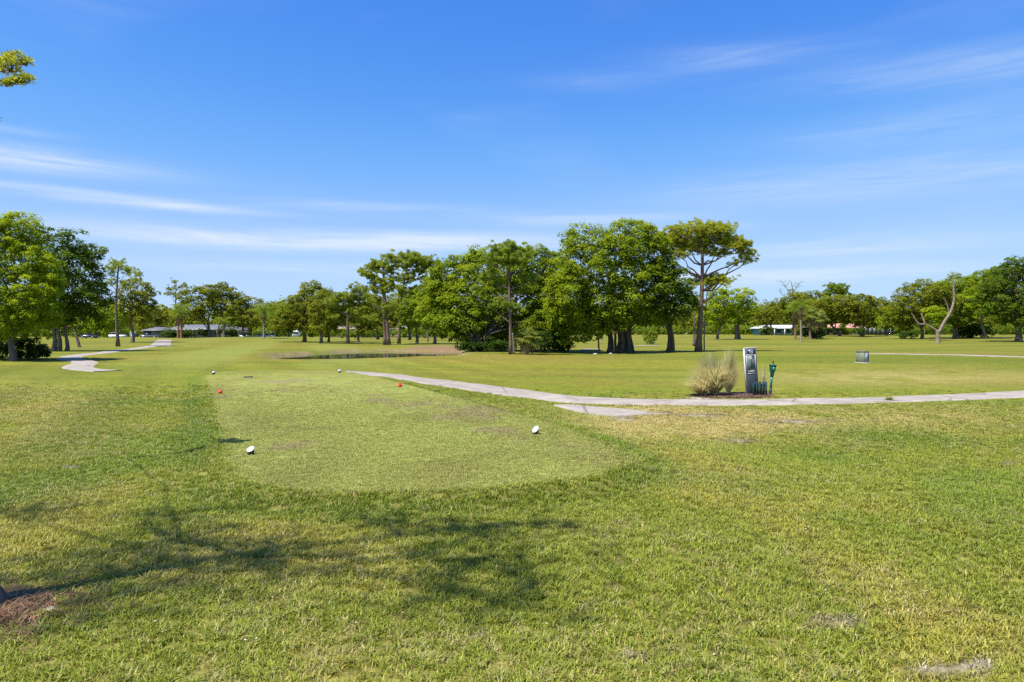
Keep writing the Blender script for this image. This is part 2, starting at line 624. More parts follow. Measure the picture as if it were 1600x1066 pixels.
    bedm = fr * np.clip(sst(.45, .7, blob(px, py, 690, 545, 75, 7) + .2 * (n_mid - .5)), 0, 1)
    c = mix(c, np.array([.20, .15, .085]), bankm * .8 * sst(.35, .6, n_mid))
    c = mix(c, np.array([.20, .125, .070]), bedm * .8)
    c = mix(c, mulchc, mul)
    c = mix(c, np.array([.035, .035, .025]), 1 - sst(.6, .8, pr))
    return c, sand, tee, mul, sd, soil


# ------------------------------------------------------------------ ground
ys = np.concatenate([np.arange(-40, 2.4, 1.2), np.arange(2.5, 14, .12), np.arange(14, 30, .22), np.arange(30, 90, .55),
                     np.arange(90, 300, 3.5), np.geomspace(300, 3500, 22)])
xh = np.concatenate([np.arange(0, 12, .15), np.arange(12, 40, .45), np.arange(40, 200, 3.5), np.geomspace(200, 3000, 20)])
xs = np.concatenate([-xh[::-1][:-1], xh])
X, Y = np.meshgrid(xs, ys)
ZZ = Z(X, Y)
colr, sandm, teem, mulm, sdm, _ = turf(X, Y, ZZ)
near = (1 - sst(9, 22, Y))[..., None]
# between the near blades the thatch and soil show
thatch = np.array([.200, .160, .060])
gcol = colr * (1 - .55 * near * (1 - teem[..., None]) * (1 - sandm[..., None]) * (1 - mulm[..., None])) + \
    thatch * (.55 * near * (1 - teem[..., None]) * (1 - sandm[..., None]) * (1 - mulm[..., None]))
ny, nx = X.shape
V = np.stack([X.ravel(), Y.ravel(), ZZ.ravel()], 1)
idx = np.arange(nx * ny).reshape(ny, nx)
Fq = np.stack([idx[:-1, :-1].ravel(), idx[:-1, 1:].ravel(), idx[1:, 1:].ravel(), idx[1:, :-1].ravel()], 1)
mg, nt, b = new_mat('turf')
ac = nt.nodes.new('ShaderNodeAttribute')
ac.attribute_name = 'col'
geo = nt.nodes.new('ShaderNodeNewGeometry')
prev = ac.outputs['Color']
for sc_, lo, hi in ((38.0, .55, 1.45), (7.0, .74, 1.26), (1.7, .84, 1.16)):
    no = nt.nodes.new('ShaderNodeTexNoise')
    no.inputs['Scale'].default_value = sc_
    no.inputs['Detail'].default_value = 4
    no.inputs['Roughness'].default_value = .65
    nt.links.new(geo.outputs['Position'], no.inputs['Vector'])
    mr = nt.nodes.new('ShaderNodeMapRange')
    mr.inputs['From Min'].default_value = .3
    mr.inputs['From Max'].default_value = .7
    mr.inputs['To Min'].default_value = lo
    mr.inputs['To Max'].default_value = hi
    nt.links.new(no.outputs[0], mr.inputs['Value'])
    mu = nt.nodes.new('ShaderNodeMix')
    mu.data_type = 'RGBA'
    mu.blend_type = 'MULTIPLY'
    mu.inputs[0].default_value = 1
    nt.links.new(prev, mu.inputs[6])
    nt.links.new(mr.outputs[0], mu.inputs[7])
    prev = mu.outputs[2]
    if sc_ == 38.0:
        bn = nt.nodes.new('ShaderNodeBump')
        bn.inputs['Strength'].default_value = .8
        bn.inputs['Distance'].default_value = .03
        nt.links.new(no.outputs[0], bn.inputs['Height'])
        nt.links.new(bn.outputs[0], b.inputs['Normal'])
nt.links.new(prev, b.inputs['Base Color'])
b.inputs['Roughness'].default_value = .95
b.inputs['Specular IOR Level'].default_value = .08
ground = link_mesh('ground', mesh_np('ground', V, [Fq], True, None, {'col': gcol.reshape(-1, 3)}), mg)
tag(ground, 'rolling golf course turf with mown tee and dry patches', 'ground', None, 'structure')

# pond water
mw, nt, b = new_mat('pond_water')
b.inputs['Base Color'].default_value = (.035, .045, .04, 1)
b.inputs['Roughness'].default_value = .04
b.inputs['IOR'].default_value = 1.33
no = nt.nodes.new('ShaderNodeTexNoise')
no.inputs['Scale'].default_value = 2.5
no.inputs['Detail'].default_value = 3
bn = nt.nodes.new('ShaderNodeBump')
bn.inputs['Strength'].default_value = .06
bn.inputs['Distance'].default_value = .05
nt.links.new(no.outputs[0], bn.inputs['Height'])
nt.links.new(bn.outputs[0], b.inputs['Normal'])
a = np.linspace(0, 2 * math.pi, 49)[:-1]
Vw = np.stack([POND_C[0] + POND_R[0] * 1.1 * np.cos(a), POND_C[1] + POND_R[1] * 1.1 * np.sin(a), np.full(48, WATER_Z)], 1)
w = link_mesh('water', mesh_np('water', Vw, [np.arange(48)[None]]), mw)
tag(w, 'still grey pond water beyond the tee', 'pond', None, 'structure')

# ------------------------------------------------------------------ paths
mpath, nt, b = new_mat('path_shell')
geo = nt.nodes.new('ShaderNodeNewGeometry')
prevc = None
rp = nt.nodes.new('ShaderNodeValToRGB')
rp.color_ramp.elements[0].color = (.225, .190, .155, 1)
rp.color_ramp.elements[1].color = (.365, .322, .272, 1)
rp.color_ramp.elements[0].position = .3
rp.color_ramp.elements[1].position = .65
no = nt.nodes.new('ShaderNodeTexNoise')
no.inputs['Scale'].default_value = 1.3
no.inputs['Detail'].default_value = 8
no.inputs['Roughness'].default_value = .7
nt.links.new(geo.outputs['Position'], no.inputs['Vector'])
nt.links.new(no.outputs[0], rp.inputs[0])
no2 = nt.nodes.new('ShaderNodeTexNoise')
no2.inputs['Scale'].default_value = 22
no2.inputs['Detail'].default_value = 5
nt.links.new(geo.outputs['Position'], no2.inputs['Vector'])
vo = nt.nodes.new('ShaderNodeTexVoronoi')
vo.feature = 'DISTANCE_TO_EDGE'
vo.inputs['Scale'].default_value = .42
nt.links.new(geo.outputs['Position'], vo.inputs['Vector'])
crk = nt.nodes.new('ShaderNodeMapRange')
crk.inputs['From Max'].default_value = .018
crk.inputs['To Min'].default_value = .55
nt.links.new(vo.outputs['Distance'], crk.inputs['Value'])
gr = nt.nodes.new('ShaderNodeMapRange')
gr.inputs['From Min'].default_value = .3
gr.inputs['From Max'].default_value = .7
gr.inputs['To Min'].default_value = .82
gr.inputs['To Max'].default_value = 1.15
nt.links.new(no2.outputs[0], gr.inputs['Value'])
mm = nt.nodes.new('ShaderNodeMath')
mm.operation = 'MULTIPLY'
nt.links.new(crk.outputs[0], mm.inputs[0])
nt.links.new(gr.outputs[0], mm.inputs[1])
mu = nt.nodes.new('ShaderNodeMix')
mu.data_type = 'RGBA'
mu.blend_type = 'MULTIPLY'
mu.inputs[0].default_value = 1
nt.links.new(rp.outputs[0], mu.inputs[6])
nt.links.new(mm.outputs[0], mu.inputs[7])
nt.links.new(mu.outputs[2], b.inputs['Base Color'])
b.inputs['Roughness'].default_value = .95
b.inputs['Specular IOR Level'].default_value = .1


def resample(P, step):
    P = np.asarray(P, float)
    # Catmull-Rom through the points, then even steps
    out = []
    n = len(P)
    for i in range(n - 1):
        p0, p1, p2, p3 = P[max(i - 1, 0)], P[i], P[i + 1], P[min(i + 2, n - 1)]
        for t in np.linspace(0, 1, 24, endpoint=False):
            out.append(.5 * ((2 * p1) + (-p0 + p2) * t + (2 * p0 - 5 * p1 + 4 * p2 - p3) * t * t + (-p0 + 3 * p1 - 3 * p2 + p3) * t ** 3))
    out.append(P[-1])
    out = np.array(out)
    d = np.concatenate([[0], np.cumsum(np.linalg.norm(np.diff(out, axis=0), axis=1))])
    s = np.arange(0, d[-1], step)
    return np.stack([np.interp(s, d, out[:, k]) for k in range(out.shape[1])], 1)


def ribbon(name, centre, width, label, lift=.03, step=.35):
    """a strip laid on the terrain; centre (x, y) points, width scalar or one per point"""
    width = np.ones(len(centre)) * width
    C = resample(np.column_stack([np.asarray(centre)[:, :2], width]), step)
    T = np.gradient(C[:, :2], axis=0)
    T /= np.linalg.norm(T, axis=1)[:, None] + 1e-9
    Nn = np.stack([-T[:, 1], T[:, 0]], 1)
    k = 7
    rows = []
    for j in range(k):
        u = j / (k - 1) - .5
        wob = 1.0 + (.16 * (fbm(np.arange(len(C)) * .22, np.full(len(C), j * 9.), 91, 3) - .5) if j in (0, k - 1) else 0)
        q = C[:, :2] + Nn * (C[:, 2] * u * wob)[:, None]
        zz = Z(q[:, 0], q[:, 1]) + (lift if 0 < j < k - 1 else -.03)
        rows.append(np.column_stack([q, zz]))
    V = np.stack(rows, 1).reshape(-1, 3)
    n = len(C)
    ix = np.arange(n * k).reshape(n, k)
    f = np.stack([ix[:-1, :-1].ravel(), ix[1:, :-1].ravel(), ix[1:, 1:].ravel(), ix[:-1, 1:].ravel()], 1)
    o = link_mesh(name, mesh_np(name, V, [f], True), mpath)
    return tag(o, label, 'path', None, 'structure')


def edge_ribbon(name, rows, label, lift=.03):
    """strip between two edge lines given as (px, upper row, lower row)"""
    A = np.array([tuple(at(px, u))[:2] for px, u, l in rows])
    B = np.array([tuple(at(px, l))[:2] for px, u, l in rows])
    C = resample(np.column_stack([A, B]), .4)
    n, k = len(C), 9
    R_ = []
    for j in range(k):
        u = j / (k - 1)
        wob = .22 * (fbm(np.arange(n) * .30, np.full(n, j * 9.), 91, 4) - .5) if j in (0, 1, k - 2, k - 1) else 0
        uu = u + wob * .55
        q = C[:, :2] * (1 - uu)[:, None] + C[:, 2:] * uu[:, None] if j in (0, 1, k - 2, k - 1) else C[:, :2] * (1 - u) + C[:, 2:] * u
        R_.append(np.column_stack([q, Z(q[:, 0], q[:, 1]) + (lift if 0 < j < k - 1 else -.04)]))
    V = np.stack(R_, 1).reshape(-1, 3)
    ix = np.arange(n * k).reshape(n, k)
    f = np.stack([ix[:-1, :-1].ravel(), ix[:-1, 1:].ravel(), ix[1:, 1:].ravel(), ix[1:, :-1].ravel()], 1)
    return tag(link_mesh(name, mesh_np(name, V, [f], True), mpath), label, 'path', None, 'structure')


def edges_path(rows):
    c, wd = [], []
    for px, u, l in rows:
        A, B = at(px, u), at(px, l)
        c.append(((A.x + B.x) / 2, (A.y + B.y) / 2))
        wd.append(1.0)
    c = np.array(c)
    return c


P1 = [(540, 580, 582.4), (600, 583.6, 589.5), (660, 589.4, 600.5), (720, 596, 609.5), (780, 603.5, 618.5), (840, 611.5, 626), (900, 618.5, 631.5), (960, 622.5, 633.5),
      (1040, 624.5, 634), (1120, 625, 634.5), (1200, 624, 634.5), (1280, 622.5, 632.5), (1360, 621.5, 631), (1440, 618, 628.5), (1520, 614.5, 626), (1600, 610.5, 622.5), (1700, 604.5, 617)]
p1 = edges_path(P1)
edge_ribbon('cart_path', P1, 'pale shell cart path curving past the sign')
edge_ribbon('path_spur', [(866, 633.2, 634.6), (885, 632.8, 640), (905, 633.2, 645.5), (930, 635.2, 651.5), (955, 637, 653), (980, 639.5, 651), (1000, 642, 648.5), (1012, 644, 646)],
            'pale worn spur beside the cart path right of the tee', .025)
p2 = [tuple(at(px, py))[:2] for px, py in [(168, 580.5), (122, 575), (132, 566), (108, 559.5), (140, 553.5), (212, 545), (246, 540)]]
ribbon('cart_path', p2, 1.65, 'pale cart path winding past the left trees')
p3 = [tuple(at(px, py))[:2] for px, py in [(250, 541.5), (253, 536), (257, 531)]]
ribbon('cart_path', p3, np.array([3.0, 3.0, 3.0]), 'short bright path rising to the clubhouse')
p4 = [tuple(at(px, py))[:2] for px, py in [(1356, 552.8), (1420, 553.6), (1500, 555.2), (1600, 558.2), (1700, 562)]]
ribbon('cart_path', p4, 1.7, 'thin pale path behind the utility box')
for px, py, rx, ry, lab in [(1008, 540.5, 22, 2.0, 'pale sand bunker right of the ficus trunks'),
                            (922, 546.5, 16, 1.6, 'pale sand bunker left of the ficus trunks')]:
    c0 = at(px, py)
    rxm, rym = rx / F * c0.y, 1.6
    a = np.linspace(0, 2 * math.pi, 33)[:-1]
    rr = 1 + .15 * np.sin(3 * a + 1) + .08 * np.sin(5 * a)
    bx, by = c0.x + rxm * rr * np.cos(a), c0.y + rym * rr * np.sin(a)
    bz = Z(bx, by) + .04
    o = link_mesh('sand_bunker', mesh_np('sand_bunker', np.stack([bx, by, bz], 1), [np.arange(32)[None]]), mpath)
    tag(o, lab, 'bunker', None, 'structure')

# ------------------------------------------------------------------ near grass: real blades


def tuft_mesh(name, nb, hmin, hmax, wid, spread, lean):
    Vt, Ft, n = [], [], 0
    for _ in range(nb):
        r = spread * math.sqrt(random.random())
        a0 = random.uniform(0, 6.28)
        bx, by = r * math.cos(a0), r * math.sin(a0)
        a = random.uniform(0, 6.28)
        h = random.uniform(hmin, hmax)
        ln = random.uniform(.25, 1) * lean * h
        ca, sa = math.cos(a), math.sin(a)
        w = wid * random.uniform(.7, 1.3)
        ws = (-sa * w / 2, ca * w / 2)
        p = [(bx, by, -.01), (bx + ca * ln * .35, by + sa * ln * .35, h * .62), (bx + ca * ln, by + sa * ln, h * random.uniform(.75, 1.0))]
        Vt += [(p[0][0] - ws[0], p[0][1] - ws[1], p[0][2]), (p[0][0] + ws[0], p[0][1] + ws[1], p[0][2]),
               (p[1][0] + ws[0] * .8, p[1][1] + ws[1] * .8, p[1][2]), (p[1][0] - ws[0] * .8, p[1][1] - ws[1] * .8, p[1][2]), p[2]]
        Ft.append((n, n + 1, n + 2, n + 3))
        n += 5
    V = np.array(Vt)
    q = np.array(Ft)
    t = np.stack([q[:, 3], q[:, 2], q[:, 0] + 4], 1)
    tint = np.random.default_rng(nb).random(len(q))
    return mesh_np(name, V, [q, t], False, {'tint': np.concatenate([tint, tint])})


mgb, nt, b = new_mat('grass_blade')
ai = nt.nodes.new('ShaderNodeAttribute')
ai.attribute_type = 'INSTANCER'
ai.attribute_name = 'tcol'
at_ = nt.nodes.new('ShaderNodeAttribute')
at_.attribute_name = 'tint'
rp = nt.nodes.new('ShaderNodeValToRGB')
rp.color_ramp.elements[0].color = (.62, .72, .55, 1)
rp.color_ramp.elements[1].color = (1.75, 1.45, 1.9, 1)
e = rp.color_ramp.elements.new(.72)
e.color = (1.12, 1.12, 1.0, 1)
nt.links.new(at_.outputs['Fac'], rp.inputs[0])
mu = nt.nodes.new('ShaderNodeMix')
mu.data_type = 'RGBA'
mu.blend_type = 'MULTIPLY'
mu.inputs[0].default_value = 1
nt.links.new(ai.outputs['Color'], mu.inputs[6])
nt.links.new(rp.outputs[0], mu.inputs[7])
nt.links.new(mu.outputs[2], b.inputs['Base Color'])
b.inputs['Roughness'].default_value = .5
b.inputs['Specular IOR Level'].default_value = .3
tr = nt.nodes.new('ShaderNodeBsdfTranslucent')
nt.links.new(mu.outputs[2], tr.inputs['Color'])
mx = nt.nodes.new('ShaderNodeMixShader')
mx.inputs[0].default_value = .3
nt.links.new(b.outputs[0], mx.inputs[1])
nt.links.new(tr.outputs[0], mx.inputs[2])
nt.links.new(mx.outputs[0], nt.nodes['Material Output'].inputs['Surface'])


def scatter(name, label, P, tcol, scale, tufts):
    """one object: points carrying colour and scale, tufts set on them by geometry nodes"""
    me = bpy.data.meshes.new(name)
    me.vertices.add(len(P))
    me.vertices.foreach_set('co', np.asarray(P, np.float32).ravel())
    a = me.attributes.new('tcol', 'FLOAT_COLOR', 'POINT')
    c = np.ones((len(P), 4), np.float32)
    c[:, :3] = tcol
    a.data.foreach_set('color', c.ravel())
    a = me.attributes.new('scl', 'FLOAT_VECTOR', 'POINT')
    a.data.foreach_set('vector', np.asarray(scale, np.float32).ravel())
    a = me.attributes.new('rot', 'FLOAT_VECTOR', 'POINT')
    r = np.zeros((len(P), 3), np.float32)
    r[:, 2] = rng.random(len(P)) * 6.28
    r[:, 0] = rng.normal(0, .12, len(P))
    a.data.foreach_set('vector', r.ravel())
    a = me.attributes.new('pick', 'INT', 'POINT')
    a.data.foreach_set('value', rng.integers(0, len(tufts), len(P)).astype(np.int32))
    me.update()
    o = link_mesh(name, me)
    coll = bpy.data.collections.new(name + '_tufts')
    for k, t in enumerate(tufts):
        coll.objects.link(t)
    ng = bpy.data.node_groups.new(name + '_nodes', 'GeometryNodeTree')
    ng.interface.new_socket('Geometry', in_out='INPUT', socket_type='NodeSocketGeometry')
    ng.interface.new_socket('Geometry', in_out='OUTPUT', socket_type='NodeSocketGeometry')
    N, L = ng.nodes, ng.links
    gi, go = N.new('NodeGroupInput'), N.new('NodeGroupOutput')
    ci = N.new('GeometryNodeCollectionInfo')
    ci.inputs['Collection'].default_value = coll
    ci.inputs['Separate Children'].default_value = True
    ci.inputs['Reset Children'].default_value = True
    mp = N.new('GeometryNodeMeshToPoints')
    iop = N.new('GeometryNodeInstanceOnPoints')
    iop.inputs['Pick Instance'].default_value = True
    L.new(gi.outputs[0], mp.inputs['Mesh'])
    L.new(mp.outputs[0], iop.inputs['Points'])
    L.new(ci.outputs[0], iop.inputs['Instance'])

    def attr(nm, typ):
        n = N.new('GeometryNodeInputNamedAttribute')
        n.data_type = typ
        n.inputs['Name'].default_value = nm
        return n.outputs['Attribute']
    L.new(attr('pick', 'INT'), iop.inputs['Instance Index'])
    L.new(attr('scl', 'FLOAT_VECTOR'), iop.inputs['Scale'])
    e2r = N.new('FunctionNodeEulerToRotation')
    L.new(attr('rot', 'FLOAT_VECTOR'), e2r.inputs[0])
    L.new(e2r.outputs[0], iop.inputs['Rotation'])
    L.new(iop.outputs[0], go.inputs[0])
    md = o.modifiers.new('scatter', 'NODES')
    md.node_group = ng
    return tag(o, label, 'grass', None, 'stuff')


def mk_tufts(n, pre, **kw):
    out = []
    for k in range(n):
        me = tuft_mesh(pre, **kw)
        me.materials.append(mgb)
        out.append(bpy.data.objects.new(pre, me))
    return out


def grass_points(y0, y1, dens):
    """points in the visible wedge (plus a margin for a step to the side), dens per square metre as a function of y"""
    P = []
    for ya in np.arange(y0, y1, .5):
        hw = (ya + .5) * .80 + 1.6
        n = int(dens(ya) * .5 * 2 * hw)
        P.append(np.column_stack([rng.uniform(-hw, hw, n), rng.uniform(ya, ya + .5, n)]))
    P = np.concatenate(P)
    P = np.column_stack([P, Z(P[:, 0], P[:, 1])])
    return P


rough_t = mk_tufts(8, 'grass_tuft', nb=20, hmin=.012, hmax=.043, wid=.0066, spread=.05, lean=1.9)
tee_t = mk_tufts(5, 'short_tuft', nb=22, hmin=.004, hmax=.011, wid=.0055, spread=.06, lean=2.2)
path_all = np.concatenate([resample(p1, .4), resample(np.array(p2), .5)])
spur_c = np.array([tuple(at(px, py))[:2] for px, py in [(890, 637), (905, 639), (920, 642), (940, 645), (960, 645.5), (980, 645.5), (998, 645.5)]])

P = grass_points(2.2, 26, lambda y: 620 if y < 6 else 620 * (6 / y) ** 1.35)
c, sandm, teem, mulm, sdm, _ = turf(P[:, 0], P[:, 1], P[:, 2])
dpath = np.full(len(P), 9.)
for q in path_all[path_all[:, 1] < 30]:
    dpath = np.minimum(dpath, np.hypot(P[:, 0] - q[0], P[:, 1] - q[1]))
for q in resample(spur_c, .4):
    dpath = np.minimum(dpath, .25 + np.hypot(P[:, 0] - q[0], P[:, 1] - q[1]))
thin_ = fbm(P[:, 0] * 1.1, P[:, 1] * 1.1, 131, 3)
keep = (rng.random(len(P)) > sandm * .85) & (rng.random(len(P)) > mulm * .96) & (teem < .5) & (dpath > .95 + .25 * (fbm(P[:, 0] * 1.5, P[:, 1] * 1.5, 171, 3) - .5) * 2) & (rng.random(len(P)) < (.40 + 1.1 * thin_) * (1 - sst(13, 25.5, P[:, 1])))
P, c, sdm = P[keep], c[keep], sdm[keep]
c = c * rng.uniform(.84, 1.2, (len(P), 1)) * (1.56 - .14 * sst(8, 24, P[:, 1]))[:, None]
drymask = rng.random(len(P)) < .06 + .22 * sst(.5, .7, fbm(P[:, 0] * .8, P[:, 1] * .8, 141, 3))
c[drymask] = c[drymask] * .35 + np.array([.46, .37, .17]) * .65
s = rng.uniform(.65, 1.25, len(P)) * (1 + .035 * np.maximum(P[:, 1] - 6, 0))
hz_ = rng.uniform(.7, 1.25, len(P)) * (.75 + .6 * fbm(P[:, 0] * .5, P[:, 1] * .5, 151, 3)) * (1 - .018 * np.maximum(P[:, 1] - 6, 0))
hz_ *= 1 + .5 * np.exp(-((sdm + .35) / .25) ** 2)
scatter('grass', 'rough green and straw turf blades in the foreground', P, c, np.column_stack([s, s, s * .5 + hz_ * .5]), rough_t)
n_rough = len(P)

P = grass_points(6.5, 24, lambda y: 900 * (7 / y) ** 1.3)
c, sandm, teem, mulm, sdm, _ = turf(P[:, 0], P[:, 1], P[:, 2])
keep = (teem >= .5) & (rng.random(len(P)) < (1 - sst(11, 24, P[:, 1])))
P, c = P[keep], c[keep] * rng.uniform(.88, 1.14, (keep.sum(), 1)) * 1.45
s = rng.uniform(.8, 1.2, len(P)) * (1 + .03 * np.maximum(P[:, 1] - 7, 0))
scatter('tee_grass', 'closely mown pale turf of the tee', P, c, np.column_stack([s, s, s]), tee_t)
print('grass', n_rough, len(P))

# ------------------------------------------------------------------ trees


def sc_at(D):
    return D / F


class Site:
    """a spot on the ground; turns photo-pixel sizes into metres at that distance"""

    def __init__(self, px, py=None, D=None):
        if D is None:
            self.o = at(px, py)
        else:
            x = (px - 800.0) / F * D
            self.o = Vector((x, D, zf(x, D)))
        self.D = self.o.y
        self.s = self.D / F

    def loc(self, px, py, dy=0.0):
        """local point (relative to the base) for a photo position at this distance"""
        return np.array([(px - 800.0) * self.s - self.o.x, dy, EYE + (HZ - py) * self.s - self.o.z])


def rand_dirs(n):
    v = rng.normal(size=(n, 3))
    return v / np.linalg.norm(v, axis=1)[:, None]


def leaf_quads(C, Nrm, size, asp=.5):
    """leaf-shaped quads (rhombs) centred on C with normals Nrm"""
    n = len(C)
    r = rand_dirs(n)
    u = np.cross(Nrm, r)
    u /= np.linalg.norm(u, axis=1)[:, None] + 1e-9
    w = np.cross(Nrm, u)
    L = (size * rng.uniform(.65, 1.3, n))[:, None]
    W = L * asp
    fold = Nrm * L * .12
    V = np.stack([C - u * L * .5, C - w * W * .5 + fold, C + u * L * .5, C + w * W * .5 + fold], 1)
    return V


def lobes_local(site, lobes):
    out = []
    for L in lobes:
        cx, cy, rx, ry = L[:4]
        dy = L[4] if len(L) > 4 else rng.uniform(-.35, .35) * rx * site.s
        c = site.loc(cx, cy, dy)
        r = np.array([rx, max(rx, ry) * .62 + ry * .25, ry]) * site.s
        out.append((c, r))
    return out


def crown_broad(site, lobes, cr=9.0, ls=4.4, dens=1.0, fill=.35):
    """foliage: domed leaf clumps over the surface of every lobe, with loose leaves inside"""
    LB = lobes_local(site, lobes)
    crm, lsm = cr * site.s, ls * site.s
    Vs, Ts = [], []
    for k, (c, r) in enumerate(LB):
        area = 4 * math.pi * (r[0] * r[1] + r[0] * r[2] + r[1] * r[2]) / 3
        n = max(5, int(area / (math.pi * crm ** 2) * 1.5 * dens))
        d = rand_dirs(n)
        keepd = (d[:, 2] > -.75) | (rng.random(n) < .4)
        d = d[keepd]
        rad = rng.uniform(.74, 1.04, len(d)) + rng.uniform(.05, .28, len(d)) * (rng.random(len(d)) < .13)
        wob = 1 + .16 * np.sin(d[:, 0] * 5 + k) * np.sin(d[:, 2] * 4 + 2 * k) + .10 * np.sin(d[:, 1] * 9 + k)
        P = c + d * r * (rad * wob)[:, None]
        ok = np.ones(len(P), bool)
        for j, (c2, r2) in enumerate(LB):
            if j != k:
                ok &= np.linalg.norm((P - c2) / r2, axis=1) > .68
        P, d = P[ok], d[ok]
        if not len(P):
            continue
        m = int(2 * math.pi * cr ** 2 / (ls * ls * .5) * 1.05)
        nn = len(P)
        # leaves of a clump lie on a small dome that leans outwards
        dd = rand_dirs(nn * m).reshape(nn, m, 3)
        out = d * .7 + np.array([0, 0, .55])
        out /= np.linalg.norm(out, axis=1)[:, None]
        dot = (dd * out[:, None, :]).sum(2)
        dd = np.where((dot < -.15)[..., None], -dd, dd)
        cs = crm * rng.uniform(.6, 1.35, nn)
        rr = rng.uniform(.55, 1.05, (nn, m)) * (1 + .5 * (rng.random((nn, m)) < .06))
        Q = P[:, None, :] + dd * (cs[:, None] * rr)[..., None] * np.array([1.1, 1.1, .72])
        N = dd * .7 + np.array([0, 0, .75]) + rng.normal(0, .36, dd.shape)
        N /= np.linalg.norm(N, axis=2)[..., None]
        tint = np.clip(.46 + rng.normal(0, .10) + rng.normal(0, .17, nn)[:, None] + rng.normal(0, .16, (nn, m)), 0, 1)
        Vs.append(leaf_quads(Q.reshape(-1, 3), N.reshape(-1, 3), lsm))
        Ts.append(tint.ravel())
        # loose inner foliage
        ni = int(len(P) * m * fill * .5)
        di = rand_dirs(ni) * (rng.random(ni) ** .5 * .85)[:, None]
        Q = c + di * r
        Q = Q[Q[:, 2] > .3]
        Vs.append(leaf_quads(Q, rand_dirs(len(Q)), lsm * 1.15))
        Ts.append(np.clip(.4 + rng.normal(0, .2, len(Q)), 0, 1))
    V = np.concatenate(Vs)
    T = np.concatenate(Ts)
    okz = V[:, :, 2].min(1) > .02
    return V[okz], T[okz], LB


TRI = [0]


def leaf_object(name, V, T, mat, parent):
    n, k = V.shape[:2]
    TRI[0] += n * (k - 2)
    return link_mesh(name, mesh_np(name, V.reshape(-1, 3), [np.arange(n * k).reshape(n, k)], False, {'tint': T}), mat, parent)


def bend(p, q, sag=0.0, k=5, jit=0.0):
    p, q = np.asarray(p, float), np.asarray(q, float)
    t = np.linspace(0, 1, k)[:, None]
    L = np.linalg.norm(q - p)
    m = p + (q - p) * t
    m[:, 2] += sag * L * np.sin(t[:, 0] * math.pi)
    if jit:
        j = rng.normal(0, jit * L, m.shape)
        j[0] = 0
        j[-1] *= .3
        m += j
    return m


def trunk_mesh(site, w, fork, LB, parent, mat, stems=None, lean=0.0, name='trunk', limb=.5, flare=1.5):
    """tapered trunk with root flare that forks into a limb for every lobe; stems = [(px, width)] for many trunks"""
    mb = MB()
    fz = site.loc(0, fork)[2]
    starts = [(0.0, 0.0, w)] if stems is None else [((px - 800) * site.s - site.o.x, rng.uniform(-.3, .3) if abs(px) else 0, ww) for px, ww in stems]
    tops = []
    for sx, sy, ww in starts:
        R = ww * site.s / 2
        tx = sx * .8 + lean
        zs = np.array([-.15, .12, .45, 1.2, fz * .5, fz * .8, fz]) if fz > 1.6 else np.array([-.15, .1, .3, fz * .6, fz * .8, fz * .9, fz])
        zs = np.sort(zs)
        fl = np.array([flare * 1.1, flare * .95, 1.15, 1.0, .9, .84, .8])
        t = np.clip(zs / max(fz, .1), 0, 1)
        pts = np.column_stack([sx + (tx - sx) * t + .04 * fz * np.sin(t * 5 + sx), np.full(7, sy) + .03 * fz * np.sin(t * 4 + 1), zs])
        mb.tube(pts, R * fl, 9)
        tops.append((pts[-1], R * .8))
    for c, r in LB:
        j = min(range(len(tops)), key=lambda i: np.linalg.norm(tops[i][0][:2] - c[:2]) + rng.random() * .5)
        p, R = tops[j]
        mb.tube(bend(p - np.array([0, 0, R]), c + np.array([0, 0, r[2] * .25]), .08, 6, .035), np.linspace(R * .72, R * .16, 6) * limb / .5, 6)
        for _ in range(4):
            d = rand_dirs(1)[0] * np.array([1, 1, .6])
            d[2] = abs(d[2])
            mid = p + (c - p) * rng.uniform(.45, .9)
            mb.tube(bend(mid, c + d * r * .8, .05, 4, .04), np.linspace(R * .26, R * .07, 4), 5)
    return mb.build(name, mat, parent, True)


def broad(name, label, base, lobes, mat='oak', w=8, fork=500, stems=None, D=None, group=None, cr=None, ls=None, dens=1.0, bark_='bark', lean=0.0, cat='tree', fill=.28, limb=.5, back=0.0):
    site = Site(base[0], base[1] if D is None else None, D)
    e = empty(name, site.o, label, cat, group)
    near_ = site.D < 80
    lobes = [(*L[:4], (L[4] if len(L) > 4 else rng.uniform(-.35, .35) * L[2] * site.s) + back) for L in lobes]
    cr = cr or (8.5 if near_ else 6.0)
    ls = ls or (4.2 if near_ else 3.3)
    V, T, LB = crown_broad(site, lobes, cr, ls, dens, fill)
    trunk_mesh(site, w, fork, LB, e, M[bark_], stems, lean, limb=limb)
    leaf_object('crown', V, T, M[mat], e)
    return e


def needle_puffs(C, R, nn):
    """round tufts of long needles: thin triangles radiating from each centre"""
    n = len(C)
    d = rand_dirs(n * nn).reshape(n, nn, 3)
    d[..., 2] = np.where(d[..., 2] < -.35, -d[..., 2], d[..., 2])
    L = R * rng.uniform(.65, 1.15, (n, 1)) * rng.uniform(.75, 1.15, (n, nn))
    base = C[:, None, :] + d * (L * .12)[..., None]
    tip = C[:, None, :] + d * L[..., None]
    side = np.cross(d, rand_dirs(n * nn).reshape(n, nn, 3))
    side /= np.linalg.norm(side, axis=2)[..., None] + 1e-9
    w = (R * .062)
    mid = base + (tip - base) * .55
    V = np.stack([base, mid + side * w, tip, mid - side * w], 2).reshape(-1, 4, 3)
    T = np.clip(.45 + rng.normal(0, .2, n)[:, None] + rng.normal(0, .12, (n, nn)), 0, 1).ravel()
    return V, T


